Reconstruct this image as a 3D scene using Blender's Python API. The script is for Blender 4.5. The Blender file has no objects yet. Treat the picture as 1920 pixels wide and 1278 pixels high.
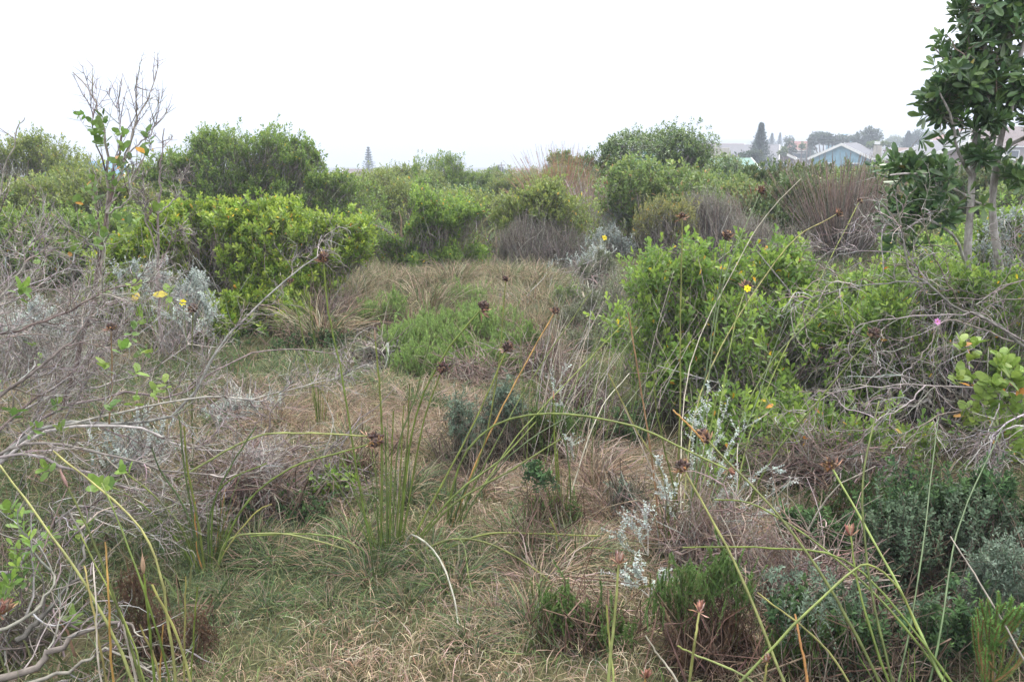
import bpy, math, random
import numpy as np
from math import radians as rad

# ---------------------------------------------------------------- camera, world, sun, exposure
SC = bpy.context.scene
EYE, FPX, PW, PH = 1.7, 1550.0, 1920.0, 1278.0
PITCH = rad(13.8)
cam = bpy.data.cameras.new('camera')
cam.sensor_width = 36.0
cam.lens = 36.0 * FPX / PW
cam.clip_start = 0.05
cam.clip_end = 12000
camo = bpy.data.objects.new('camera', cam)
SC.collection.objects.link(camo)
camo.location = (0, 0, EYE)
camo.rotation_euler = (rad(90) - PITCH, 0, 0)
SC.camera = camo

SUN_EL, SUN_AZ = 62.0, 200.0          # high sun behind bright overcast
world = bpy.data.worlds.new('World')
SC.world = world
world.use_nodes = True
nt = world.node_tree
nt.nodes.clear()
out = nt.nodes.new('ShaderNodeOutputWorld')
bg = nt.nodes.new('ShaderNodeBackground')
sky = nt.nodes.new('ShaderNodeTexSky')
sky.sky_type = 'NISHITA'
sky.sun_disc = False
sky.sun_elevation = rad(SUN_EL)
sky.sun_rotation = rad(SUN_AZ)
sky.dust_density = 3.0
hs = nt.nodes.new('ShaderNodeHueSaturation')
hs.inputs['Saturation'].default_value = 0.3
mx = nt.nodes.new('ShaderNodeMixRGB')        # even cloud layer over the sky
mx.inputs['Fac'].default_value = 0.85
mx.inputs['Color2'].default_value = (7.6, 8.05, 8.3, 1)
nt.links.new(sky.outputs[0], hs.inputs['Color'])
nt.links.new(hs.outputs[0], mx.inputs['Color1'])
tcw = nt.nodes.new('ShaderNodeTexCoord'); sep = nt.nodes.new('ShaderNodeSeparateXYZ')
rmp = nt.nodes.new('ShaderNodeMapRange'); rmp.interpolation_type = 'SMOOTHSTEP'
rmp.inputs['From Min'].default_value = 0.0; rmp.inputs['From Max'].default_value = 0.2
cl = nt.nodes.new('ShaderNodeMixRGB')        # the cloud deck is duller and bluer over the sea horizon
cl.inputs['Color1'].default_value = (2.2, 2.4, 3.4, 1); cl.inputs['Color2'].default_value = (7.9, 8.05, 8.0, 1)
nt.links.new(tcw.outputs['Generated'], sep.inputs[0]); nt.links.new(sep.outputs['Z'], rmp.inputs['Value'])
nt.links.new(rmp.outputs[0], cl.inputs['Fac']); nt.links.new(cl.outputs[0], mx.inputs['Color2'])
nt.links.new(mx.outputs[0], bg.inputs['Color'])
bg.inputs['Strength'].default_value = 0.105
nt.links.new(bg.outputs[0], out.inputs['Surface'])

sun = bpy.data.lights.new('sun', 'SUN')
sun.energy = 1.5
sun.angle = rad(40)
sun.color = (1.0, 0.95, 0.87)
suno = bpy.data.objects.new('sun', sun)
SC.collection.objects.link(suno)
suno.rotation_euler = (rad(90 - SUN_EL), 0, rad(180 - SUN_AZ + 180))
SC.view_settings.view_transform = 'Standard'
SC.view_settings.look = 'None'
SC.view_settings.exposure = 1.8
SC.view_settings.gamma = 1.0
SC.cycles.use_denoising = True
SC.cycles.max_bounces = 8
SC.cycles.diffuse_bounces = 3
SC.cycles.transmission_bounces = 4
SC.cycles.transparent_max_bounces = 4

# ---------------------------------------------------------------- pixel <-> place helpers
CP, SP = math.cos(PITCH), math.sin(PITCH)

def ray(px, py):
    x = (px - PW / 2) / FPX
    y = -(py - PH / 2) / FPX
    return np.array([x, CP + y * SP, -SP + y * CP])

def at(px, py, Y):
    d = ray(px, py)
    return np.array([0, 0, EYE]) + d * (Y / d[1])

def smooth(t, a, b):
    t = np.clip((t - a) / (b - a), 0, 1)
    return t * t * (3 - 2 * t)

def gz(x, y):
    x = np.asarray(x, float); y = np.asarray(y, float)
    d = np.maximum(y - 12.0, 0)
    q = np.where(d < 29, -0.0012 * d * d, -1.009 - 0.0696 * (d - 29))
    q = np.maximum(q, -15.0)
    lift = smooth(x / np.maximum(y, 1.0), 0.16, 0.34)
    q = q * (1 - 0.56 * lift)
    q = q + 0.035 * np.sin(x * 1.7 + 0.6 * y) * np.exp(-np.abs(y) / 60) + 0.03 * np.sin(y * 1.3 - x * 0.8)
    return q

def gp(px, py):
    """point where the sight line through a pixel meets the ground"""
    d = ray(px, py)
    Y = 3.0
    for _ in range(30):
        g = float(gz(d[0] * Y / d[1], Y))
        t = (g - EYE) / d[2]
        Y = 0.5 * Y + 0.5 * min(t * d[1], 400.0)
    p = at(px, py, Y)
    p[2] = float(gz(p[0], p[1]))
    return p

def scale_at(Y):
    return Y / FPX

# ---------------------------------------------------------------- materials
def _mat(name):
    m = bpy.data.materials.new(name)
    m.use_nodes = True
    t = m.node_tree
    t.nodes.clear()
    return m, t, t.nodes.new('ShaderNodeOutputMaterial')

def leaf_mat(name, rough=0.5, trans=0.3, spec=0.5, noise=60.0, lo=.72, hi=1.28):
    m, t, o = _mat(name)
    a = t.nodes.new('ShaderNodeAttribute'); a.attribute_name = 'col'
    tc = t.nodes.new('ShaderNodeTexCoord')
    nz = t.nodes.new('ShaderNodeTexNoise'); nz.inputs['Scale'].default_value = noise
    nz.inputs['Detail'].default_value = 2
    t.links.new(tc.outputs['Object'], nz.inputs['Vector'])
    mr = t.nodes.new('ShaderNodeMapRange')
    mr.inputs['From Min'].default_value = .25; mr.inputs['From Max'].default_value = .75
    mr.inputs['To Min'].default_value = lo; mr.inputs['To Max'].default_value = hi
    t.links.new(nz.outputs['Fac'], mr.inputs['Value'])
    mul = t.nodes.new('ShaderNodeVectorMath'); mul.operation = 'SCALE'
    t.links.new(a.outputs['Color'], mul.inputs[0]); t.links.new(mr.outputs[0], mul.inputs['Scale'])
    p = t.nodes.new('ShaderNodeBsdfPrincipled')
    p.inputs['Roughness'].default_value = rough
    p.inputs['Specular IOR Level'].default_value = spec
    t.links.new(mul.outputs[0], p.inputs['Base Color'])
    if trans > 0:
        tr = t.nodes.new('ShaderNodeBsdfTranslucent')
        t.links.new(mul.outputs[0], tr.inputs['Color'])
        ms = t.nodes.new('ShaderNodeMixShader'); ms.inputs[0].default_value = trans
        t.links.new(p.outputs[0], ms.inputs[1]); t.links.new(tr.outputs[0], ms.inputs[2])
        t.links.new(ms.outputs[0], o.inputs['Surface'])
    else:
        t.links.new(p.outputs[0], o.inputs['Surface'])
    return m

def bark_mat(name, c1, c2, scale=30, rough=0.9, bump=0.4):
    m, t, o = _mat(name)
    tc = t.nodes.new('ShaderNodeTexCoord')
    mp = t.nodes.new('ShaderNodeMapping'); mp.inputs['Scale'].default_value = (1, 1, 0.35)
    nz = t.nodes.new('ShaderNodeTexNoise'); nz.inputs['Scale'].default_value = scale
    nz.inputs['Detail'].default_value = 6; nz.inputs['Roughness'].default_value = 0.7
    t.links.new(tc.outputs['Object'], mp.inputs[0]); t.links.new(mp.outputs[0], nz.inputs['Vector'])
    r = t.nodes.new('ShaderNodeValToRGB')
    r.color_ramp.elements[0].position = 0.35; r.color_ramp.elements[0].color = (*c1, 1)
    r.color_ramp.elements[1].position = 0.65; r.color_ramp.elements[1].color = (*c2, 1)
    t.links.new(nz.outputs['Fac'], r.inputs[0])
    p = t.nodes.new('ShaderNodeBsdfPrincipled')
    p.inputs['Roughness'].default_value = rough
    p.inputs['Specular IOR Level'].default_value = 0.2
    t.links.new(r.outputs[0], p.inputs['Base Color'])
    b = t.nodes.new('ShaderNodeBump'); b.inputs['Strength'].default_value = bump
    b.inputs['Distance'].default_value = 0.004
    t.links.new(nz.outputs['Fac'], b.inputs['Height']); t.links.new(b.outputs[0], p.inputs['Normal'])
    t.links.new(p.outputs[0], o.inputs['Surface'])
    return m

def flat_mat(name, c, rough=0.8, var=0.15, scale=3.0, stripes=None):
    m, t, o = _mat(name)
    tc = t.nodes.new('ShaderNodeTexCoord')
    nz = t.nodes.new('ShaderNodeTexNoise'); nz.inputs['Scale'].default_value = scale
    nz.inputs['Detail'].default_value = 5
    t.links.new(tc.outputs['Object'], nz.inputs['Vector'])
    r = t.nodes.new('ShaderNodeValToRGB')
    r.color_ramp.elements[0].position = 0.3
    r.color_ramp.elements[0].color = (*[v * (1 - var) for v in c], 1)
    r.color_ramp.elements[1].position = 0.7
    r.color_ramp.elements[1].color = (*[min(1, v * (1 + var)) for v in c], 1)
    t.links.new(nz.outputs['Fac'], r.inputs[0])
    p = t.nodes.new('ShaderNodeBsdfPrincipled'); p.inputs['Roughness'].default_value = rough
    t.links.new(r.outputs[0], p.inputs['Base Color'])
    if stripes:
        w = t.nodes.new('ShaderNodeTexWave'); w.inputs['Scale'].default_value = stripes
        w.bands_direction = 'Z'
        t.links.new(tc.outputs['Object'], w.inputs['Vector'])
        b = t.nodes.new('ShaderNodeBump'); b.inputs['Strength'].default_value = 0.6
        b.inputs['Distance'].default_value = 0.05
        t.links.new(w.outputs['Fac'], b.inputs['Height']); t.links.new(b.outputs[0], p.inputs['Normal'])
    t.links.new(p.outputs[0], o.inputs['Surface'])
    return m

M = {}
M['leaf'] = leaf_mat('leaf_soft', 0.42, 0.4, 0.4, 60, .95, 1.6)
M['gloss'] = leaf_mat('leaf_leathery', 0.32, 0.18, 0.6, 25, .85, 1.5)
M['silver'] = leaf_mat('leaf_felted', 0.9, 0.15, 0.1, 60, .7, 1.25)
M['needle'] = leaf_mat('leaf_needle', 0.6, 0.35, 0.25, 60, .9, 1.5)
M['grass'] = leaf_mat('grass_blade', 0.65, 0.3, 0.2, 15, .95, 1.5)
M['reed'] = leaf_mat('reed_skin', 0.45, 0.0, 0.35, 22, .55, 1.4)
M['twig'] = leaf_mat('twig_bark', 0.9, 0.0, 0.15, 35, .6, 1.5)
M['head'] = leaf_mat('seed_husk', 0.6, 0.05, 0.35, 120)
M['petal'] = leaf_mat('flower_petal', 0.6, 0.35, 0.2)
M['trunk'] = bark_mat('pale_bark', (0.16, 0.14, 0.135), (0.46, 0.43, 0.42), 22)

# ---------------------------------------------------------------- mesh building with numpy
def nrm(v):
    return v / np.maximum(np.linalg.norm(v, axis=-1, keepdims=True), 1e-9)

class Geo:
    def __init__(s):
        s.V = []; s.T = []; s.Q = []; s.C = []; s.n = 0
    def add(s, V, T=None, Q=None, C=(0.5, 0.5, 0.5)):
        V = np.asarray(V, np.float32).reshape(-1, 3)
        if len(V) == 0: return
        C = np.asarray(C, np.float32)
        if C.ndim == 1: C = np.broadcast_to(C, (len(V), 3))
        s.V.append(V); s.C.append(C.reshape(-1, 3))
        if T is not None and len(T): s.T.append(np.asarray(T, np.int32).reshape(-1, 3) + s.n)
        if Q is not None and len(Q): s.Q.append(np.asarray(Q, np.int32).reshape(-1, 4) + s.n)
        s.n += len(V)
    def build(s, name, mat, parent=None, origin=(0, 0, 0)):
        origin = np.asarray(origin, np.float32)
        me = bpy.data.meshes.new(name)
        if s.n:
            V = np.concatenate(s.V) - origin
            C = np.concatenate(s.C)
            T = np.concatenate(s.T) if s.T else np.zeros((0, 3), np.int32)
            Q = np.concatenate(s.Q) if s.Q else np.zeros((0, 4), np.int32)
            me.vertices.add(len(V)); me.vertices.foreach_set('co', V.ravel())
            li = np.concatenate([T.ravel(), Q.ravel()])
            me.loops.add(len(li)); me.loops.foreach_set('vertex_index', li)
            st = np.concatenate([np.arange(len(T)) * 3, len(T) * 3 + np.arange(len(Q)) * 4]).astype(np.int32)
            me.polygons.add(len(st)); me.polygons.foreach_set('loop_start', st)
            me.update(calc_edges=True)
            at_ = me.attributes.new('col', 'FLOAT_COLOR', 'POINT')
            C4 = np.ones((len(C), 4), np.float32); C4[:, :3] = np.clip(C, 0, 1)
            at_.data.foreach_set('color', C4.ravel())
        me.materials.append(mat)
        o = bpy.data.objects.new(name, me)
        SC.collection.objects.link(o)
        if parent is not None:
            o.parent = parent
        else:
            o.location = origin
        return o

def tag(o, label=None, cat=None, group=None, kind=None):
    if label: o['label'] = label
    if cat: o['category'] = cat
    if group: o['group'] = group
    if kind: o['kind'] = kind
    return o

def thing(name, label, cat, loc, group=None):
    o = bpy.data.objects.new(name, None)
    o.empty_display_size = 0.1
    SC.collection.objects.link(o)
    o.location = [float(v) for v in loc]
    return tag(o, label, cat, group)

def dup(root, loc, rotz=0.0, scale=1.0, label=None, group=None):
    r = root.copy(); SC.collection.objects.link(r)
    r.location = [float(v) for v in loc]; r.rotation_euler = (0, 0, rotz)
    r.scale = (scale,) * 3 if not hasattr(scale, '__len__') else scale
    if label: r['label'] = label
    if group: r['group'] = group
    for ch in list(root.children):
        c = ch.copy(); SC.collection.objects.link(c); c.parent = r
        for g in ch.children:
            d = g.copy(); SC.collection.objects.link(d); d.parent = c
    return r

class Noise:
    def __init__(s, rng, freq, n=9):
        k = nrm(rng.normal(size=(n, 3))) * freq * rng.uniform(0.5, 1.8, (n, 1))
        s.k = k; s.p = rng.uniform(0, 6.28, n); s.n = n
    def __call__(s, P):
        return np.sin(P @ s.k.T + s.p).sum(-1) / math.sqrt(s.n) * 0.8

def pal(rng, P, n, jit=0.15):
    """pick n colours from [(r,g,b,weight)...]"""
    P = np.asarray(P, float)
    w = P[:, 3] / P[:, 3].sum()
    c = P[rng.choice(len(P), n, p=w), :3]
    c = c * rng.normal(1, jit, (n, 1)).clip(0.45, 1.7) * rng.normal(1, jit * 0.35, (n, 3)).clip(0.7, 1.3)
    return c

# ---- tubes: P (n,K,3), R (n,K) or scalar
def tubes(geo, P, R, S=4, C=(0.3, 0.28, 0.26)):
    P = np.asarray(P, float)
    if P.ndim == 2: P = P[None]
    n, K, _ = P.shape
    if n == 0: return
    R = np.broadcast_to(np.asarray(R, float), (n, K))
    Tg = np.empty_like(P)
    Tg[:, 1:-1] = P[:, 2:] - P[:, :-2]; Tg[:, 0] = P[:, 1] - P[:, 0]; Tg[:, -1] = P[:, -1] - P[:, -2]
    Tg = nrm(Tg)
    mean = nrm(P[:, -1] - P[:, 0])
    ref = np.where(np.abs(mean[:, 2:3]) > 0.7, np.array([[1.0, 0.2, 0]]), np.array([[0.1, 0.1, 1.0]]))[:, None, :]
    A = nrm(np.cross(Tg, np.broadcast_to(ref, Tg.shape))); B = np.cross(Tg, A)
    ph = np.arange(S) / S * 2 * math.pi
    ring = A[:, :, None] * np.cos(ph)[None, None, :, None] + B[:, :, None] * np.sin(ph)[None, None, :, None]
    V = P[:, :, None] + ring * R[:, :, None, None]
    base = (np.arange(n) * K * S)[:, None, None]
    k = np.arange(K - 1)[None, :, None]; s_ = np.arange(S)[None, None, :]
    a = base + k * S + s_; b = base + k * S + (s_ + 1) % S
    Q = np.stack([a, b, b + S, a + S], -1).reshape(-1, 4)
    C = np.asarray(C, float)
    if C.ndim == 2 and len(C) == n: C = np.repeat(C, K * S, 0)
    elif C.ndim == 3: C = np.repeat(C.reshape(n * K, 3), S, 0)
    geo.add(V.reshape(-1, 3), None, Q, C)

TM = {}
TM['leaf'] = (np.array([[0, 0, 0], [.38, -.3, .02], [.38, .3, .02], [.72, -.5, 0], [.72, .5, 0], [.93, -.3, -.02], [.93, .3, -.02], [1, 0, -.06], [.38, 0, -.06], [.72, 0, -.08]]),
              np.array([[0, 8, 1], [0, 2, 8]]), np.array([[1, 8, 9, 3], [8, 2, 4, 9], [3, 9, 7, 5], [9, 4, 6, 7]]))
TM['far'] = (np.array([[0, 0, 0], [.6, -.5, .04], [.6, .5, .04], [1, 0, -.06]]), np.array([[0, 1, 3], [0, 3, 2]]), None)
TM['needle'] = (np.array([[0, -.5, 0], [0, .5, 0], [1, 0, 0]]), np.array([[0, 1, 2]]), None)
TM['round'] = (np.array([[0, 0, 0], [.4, -.5, .03], [.4, .5, .03], [.85, -.35, 0], [.85, .35, 0], [1, 0, -.03]]),
               np.array([[0, 2, 1], [3, 4, 5]]), np.array([[1, 2, 4, 3]]))

def leaves(geo, P, A, N, L, Wd, C, tm='leaf', bend=0.0):
    """leaf blades: base P, long axis A, face normal N (all n,3)"""
    V0, T0, Q0 = TM[tm]
    n = len(P)
    if n == 0: return
    L = np.broadcast_to(np.asarray(L, float), (n,))[:, None, None]
    Wd = np.broadcast_to(np.asarray(Wd, float), (n,))[:, None, None]
    A = nrm(A); Bv = nrm(np.cross(N, A)); Nn = np.cross(A, Bv)
    u = V0[None, :, 0:1]; v = V0[None, :, 1:2]; w = V0[None, :, 2:3]
    V = P[:, None] + A[:, None] * (u * L) + Bv[:, None] * (v * Wd) + Nn[:, None] * ((w - bend * u * u) * L)
    m = len(V0)
    off = (np.arange(n) * m)[:, None, None]
    T = (T0[None] + off).reshape(-1, 3) if T0 is not None else None
    Q = (Q0[None] + off).reshape(-1, 4) if Q0 is not None else None
    geo.add(V.reshape(-1, 3), T, Q, np.repeat(C, m, 0))

def perp(A):
    ref = np.where(np.abs(A[..., 2:3]) > 0.8, np.array([1.0, 0, 0]), np.array([0, 0, 1.0]))
    e1 = nrm(np.cross(A, ref)); return e1, np.cross(A, e1)

def shoots(geo, rng, T, A, sp):
    """leafy shoots ending at T along axis A. sp: species dict"""
    n, m = len(T), sp['m']
    if n == 0: return
    e1, e2 = perp(A)
    s = np.linspace(0, 1, m)[None] * np.ones((n, 1))
    s = (s + rng.normal(0, 0.04, s.shape)).clip(0, 1)
    ph = np.arange(m)[None] * 2.4 + rng.uniform(0, 6.28, (n, 1)) + rng.normal(0, .25, (n, m))
    lo, hi = sp.get('ang', (70, 22))
    th = np.radians(lo + (hi - lo) * s + rng.normal(0, sp.get('angj', 9), s.shape))
    sl = (sp['slen'] * rng.uniform(0.6, 1.3, n))[:, None, None]
    P = T[:, None] - A[:, None] * ((1 - s)[..., None] * sl)
    r = e1[:, None] * np.cos(ph)[..., None] + e2[:, None] * np.sin(ph)[..., None]
    D = A[:, None] * np.cos(th)[..., None] + r * np.sin(th)[..., None]
    N = A[:, None] * np.sin(th)[..., None] - r * np.cos(th)[..., None] + rng.normal(0, .18, D.shape)
    size = (0.75 + 0.35 * np.sin(s * 2.6)) * rng.uniform(0.75, 1.2, s.shape) * rng.uniform(0.8, 1.15, (n, 1))
    L = sp['L'] * size; Wd = sp['W'] * size
    c = pal(rng, sp['pal'], n, 0.12)[:, None] * np.ones((n, m, 1))
    own = pal(rng, sp['pal'], n * m, 0.15).reshape(n, m, 3)
    c = c * 0.6 + own * 0.4
    if 'tip' in sp:   # fresh growth at the shoot tips
        k = smooth(s, 0.45, 1.0)[..., None] * rng.uniform(0, 1, (n, 1, 1))
        c = c * (1 - k) + np.array(sp['tip']) * k * rng.uniform(.8, 1.2, (n, 1, 1))
    if 'odd' in sp:
        hit = rng.random((n, m)) < sp['odd'][1]
        c[hit] = pal(rng, sp['odd'][0], int(hit.sum()), .2)
    if sp.get('loss', 0):
        keep = rng.random((n, m)) > sp['loss']
    else:
        keep = np.ones((n, m), bool)
    leaves(geo, P[keep], D[keep], N[keep], L[keep], Wd[keep], c[keep], sp.get('tm', 'leaf'), sp.get('bend', 0.1))

def wander(rng, P0, D, L, K=6, wig=0.18, up=0.0):
    """polylines by random walk: P0,D (n,3), L (n,)"""
    n = len(P0)
    P = np.empty((n, K, 3)); P[:, 0] = P0
    d = nrm(D)
    up = np.broadcast_to(np.asarray(up, float), (n,))[:, None]
    for k in range(1, K):
        d = nrm(d + rng.normal(0, wig, (n, 3)) + np.array([0, 0, 1.0]) * up)
        P[:, k] = P[:, k - 1] + d * (L / (K - 1))[:, None]
    return P

def lerp_poly(P, t):
    """P (n,K,3), t (n,m) -> points and tangents (n,m,3)"""
    n, K, _ = P.shape
    f = t * (K - 1); i = np.minimum(f.astype(int), K - 2); a = (f - i)[..., None]
    r = np.arange(n)[:, None]
    p = P[r, i] * (1 - a) + P[r, i + 1] * a
    return p, nrm(P[r, i + 1] - P[r, i])

def twigs(geo, rng, P, r0, levels, col, S=4, floor=None):
    """recursive bare twigs from main polylines. levels: list of dict(m, len, r, ang, wig, up, K)"""
    cur = P; curr = np.broadcast_to(np.asarray(r0, float), (len(P),))
    tubes(geo, P, curr[:, None] * np.linspace(1, 0.25, P.shape[1])[None], S + 1, pal(rng, col, len(P), .12))
    ends = []
    for lv in levels:
        n, m = len(cur), lv['m']
        t = rng.uniform(lv.get('t0', .2), 1.0, (n, m))
        p, tg = lerp_poly(cur, t)
        e1, e2 = perp(tg)
        ph = rng.uniform(0, 6.28, (n, m, 1)); a = np.radians(rng.normal(lv['ang'], 12, (n, m, 1)))
        d = tg * np.cos(a) + (e1 * np.cos(ph) + e2 * np.sin(ph)) * np.sin(a)
        Ln = (lv['len'] * rng.uniform(.35, 1.25, (n, m)) * (1.15 - .5 * t)).ravel()
        Q = wander(rng, p.reshape(-1, 3), d.reshape(-1, 3), Ln, lv.get('K', 6), lv.get('wig', .2), lv.get('up', 0))
        if floor is not None:
            ok = Q[:, :, 2].min(1) > floor
            Q = Q[ok]
        rr = lv['r'] * rng.uniform(.7, 1.25, len(Q))
        tubes(geo, Q, rr[:, None] * np.linspace(1, .4, Q.shape[1])[None], lv.get('S', 3), pal(rng, col, len(Q), .18))
        cur = Q; ends.append(Q)
    return ends

def bez(pts, K):
    """smooth curve through points (Catmull-Rom), K samples"""
    P = np.asarray(pts, float)
    if len(P) == 2: P = np.array([P[0], (P[0] + P[1]) / 2, P[1]])
    P = np.vstack([2 * P[0] - P[1], P, 2 * P[-1] - P[-2]])
    n = len(P) - 3
    o = []
    for t in np.linspace(0, n - 1e-6, K):
        i = int(t); f = t - i
        a, b, c, d = P[i:i + 4]
        o.append(.5 * (2 * b + (c - a) * f + (2 * a - 5 * b + 4 * c - d) * f * f + (3 * b - a - 3 * c + d) * f ** 3))
    return np.array(o)

# ---------------------------------------------------------------- leafy shrub from a set of crown lobes
def crown_points(rng, lobes, spacing, layers=2.2, shell=.45, bump=.12, bfreq=3.0, hole=-.75, low=-.55, gmin=.04, sprig=.14):
    """lobes: array (k,6) cx,cy,cz,rx,ry,rz -> tip points and outward normals"""
    lobes = np.asarray(lobes, float)
    area = (lobes[:, 3] * lobes[:, 5] + lobes[:, 3] * lobes[:, 4] + lobes[:, 4] * lobes[:, 5]) * 4.19
    N = max(12, int(area.sum() * layers / spacing ** 2))
    li = rng.choice(len(lobes), N, p=area / area.sum())
    u = nrm(rng.normal(size=(N, 3)))
    keep = (u[:, 2] > low) | (rng.random(N) < .25)
    u, li = u[keep], li[keep]
    r = 1 - np.abs(rng.normal(0, shell * .55, len(u))).clip(0, .85)
    Lb = lobes[li]
    nz = Noise(rng, bfreq); hz = Noise(rng, bfreq * 1.4)
    P = Lb[:, :3] + u * Lb[:, 3:] * r[:, None]
    k = nz(P)
    n2 = Noise(rng, bfreq * 2.6)
    P = P + nrm(u) * (k * bump + n2(P) * bump * .45)[:, None]
    far = rng.random(len(P)) < sprig          # longer shoots that break the outline
    P[far] += nrm(u[far] * .6 + np.array([0, 0, .8]) + rng.normal(0, .25, (int(far.sum()), 3))) * (min(spacing, .085) * rng.uniform(.5, 2.4, int(far.sum())))[:, None]
    ok = hz(P) > hole
    ins = np.zeros(len(P), bool)
    for i, l in enumerate(lobes):
        q = ((P - l[:3]) / l[3:]); ins |= ((q * q).sum(1) < .36) & (li != i)
    ok &= ~(ins & (rng.random(len(P)) < .85))
    ok &= P[:, 2] > gz(P[:, 0], P[:, 1]) + gmin
    return P[ok], nrm(u[ok] / Lb[ok, 3:])

PLANTS = []          # (x, y, radius) of every planted crown, so that turf stays short beneath them
def lumpy(rng, lobes, k):
    """break each smooth lobe into a core and k smaller billows"""
    o = []
    for l in lobes:
        o.append(list(l[:3]) + [v * .8 for v in l[3:]])
        u = nrm(rng.normal(size=(k, 3)) + np.array([0, -.25, .35]))
        for q in u:
            f = rng.uniform(.30, .50)
            o.append([l[i] + q[i] * l[3 + i] * (1.04 - f * .8) for i in range(3)] + [l[3] * f, l[4] * f, l[5] * f * 1.1])
    return np.array(o)

def lobeshrub(name, label, cat, lobes, sp, rng, root=None, split=7, spacing=.06, up=.7, group=None, limb=.012, **kw):
    lobes = np.asarray(lobes, float)
    for l in lobes:
        if l[1] < 12: PLANTS.append((l[0], l[1], max(l[3], l[4]) * .95))
    if root is None:
        w = lobes[:, 3] * lobes[:, 5]
        root = (lobes[:, :2] * w[:, None]).sum(0) / w.sum()
        root = np.array([root[0], root[1], 0.0])
    root = np.array([root[0], root[1], float(gz(root[0], root[1]))])
    e = thing(name, label, cat, root, group)
    if split: lobes = lumpy(rng, lobes, split)
    T, Nn = crown_points(rng, lobes, spacing, **kw)
    A = nrm(Nn * (1 - up) + np.array([0, 0, up]) + rng.normal(0, .28, T.shape))
    f = Geo(); shoots(f, rng, T, A, sp)
    f.build('foliage', M[sp.get('mat', 'leaf')], e, root)
    b = Geo()
    col = sp.get('bark', [(.17, .145, .125, 1), (.24, .215, .2, 1)])
    # twigs under every shoot
    B = T - A * sp['slen']
    toroot = root + np.array([0, 0, .1]) - B
    sub = rng.random(len(T)) < sp.get('twigs', .7)
    tl = sp.get('twiglen', .16)
    E = B[sub] + (nrm(toroot[sub]) * .8 - A[sub] * .8 + rng.normal(0, .35, B[sub].shape)) * tl * rng.uniform(.5, 1.4, (sub.sum(), 1))
    mid = (E + T[sub]) / 2 + rng.normal(0, .02, E.shape)
    P = np.stack([E, mid, B[sub], T[sub]], 1)
    tubes(b, P, np.array([[1, .85, .7, .45]]) * sp.get('twigr', .0022) * rng.uniform(.7, 1.3, (len(P), 1)), 3, pal(rng, col, len(P), .18))
    # limbs from the root to a sample of twig starts
    nl = int(min(len(P), sp.get('limbs', 70)))
    if nl:
        idx = rng.choice(len(P), nl, replace=False)
        E2 = P[idx, 0]
        st = root + rng.normal(0, .07, E2.shape) * np.array([1, 1, 0])
        st[:, 2] = gz(st[:, 0], st[:, 1]) - .02
        c1 = st + (E2 - st) * .3 + np.array([0, 0, .12]) + rng.normal(0, .06, E2.shape)
        c2 = st + (E2 - st) * .7 + rng.normal(0, .08, E2.shape)
        L = np.stack([st, (st + c1) / 2, c1, (c1 + c2) / 2 + rng.normal(0, .03, c1.shape), c2, E2], 1)
        tubes(b, L, sp.get('limb', limb) * rng.uniform(.5, 1.3, (nl, 1)) * np.linspace(1, .3, 6)[None], 5, pal(rng, col, nl, .15))
        ends = twigs(b, rng, L[:, 2:], .001, [dict(m=5, len=.35, r=.0035, ang=40, wig=.25, up=.05)], col) if sp.get('extra', True) else None
    b.build('branches', M['twig'], e, root)
    return e

def pxl(px, py, rx, ry, Y, dy=None):
    """a crown lobe given by its outline in the photograph and its distance"""
    c = at(px, py, Y); s = np.linalg.norm(c - np.array([0, 0, EYE])) / FPX
    r = rx * s
    return [c[0], c[1], c[2], r, (dy if dy else r * .9), ry * s]
# ---------------------------------------------------------------- ground, sea, hills
def ground_mat():
    m, t, o = _mat('scrub_soil')
    tc = t.nodes.new('ShaderNodeTexCoord')
    n1 = t.nodes.new('ShaderNodeTexNoise'); n1.inputs['Scale'].default_value = 1.3; n1.inputs['Detail'].default_value = 8
    n2 = t.nodes.new('ShaderNodeTexNoise'); n2.inputs['Scale'].default_value = 60; n2.inputs['Detail'].default_value = 6
    for n in (n1, n2): t.links.new(tc.outputs['Object'], n.inputs['Vector'])
    r1 = t.nodes.new('ShaderNodeValToRGB')
    e = r1.color_ramp.elements
    e[0].position = .35; e[0].color = (.045, .04, .025, 1)
    e[1].position = .68; e[1].color = (.13, .105, .07, 1)
    k = e.new(.52); k.color = (.07, .075, .038, 1)
    r2 = t.nodes.new('ShaderNodeValToRGB')
    r2.color_ramp.elements[0].position = .3; r2.color_ramp.elements[0].color = (.35, .35, .35, 1)
    r2.color_ramp.elements[1].position = .7; r2.color_ramp.elements[1].color = (1.5, 1.45, 1.35, 1)
    t.links.new(n1.outputs['Fac'], r1.inputs[0]); t.links.new(n2.outputs['Fac'], r2.inputs[0])
    mu = t.nodes.new('ShaderNodeMixRGB'); mu.blend_type = 'MULTIPLY'; mu.inputs[0].default_value = 1
    t.links.new(r1.outputs[0], mu.inputs[1]); t.links.new(r2.outputs[0], mu.inputs[2])
    p = t.nodes.new('ShaderNodeBsdfPrincipled'); p.inputs['Roughness'].default_value = .95
    p.inputs['Specular IOR Level'].default_value = .1
    t.links.new(mu.outputs[0], p.inputs['Base Color'])
    b = t.nodes.new('ShaderNodeBump'); b.inputs['Strength'].default_value = .8; b.inputs['Distance'].default_value = .02
    t.links.new(n2.outputs['Fac'], b.inputs['Height']); t.links.new(b.outputs[0], p.inputs['Normal'])
    t.links.new(p.outputs[0], o.inputs['Surface'])
    return m

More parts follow.
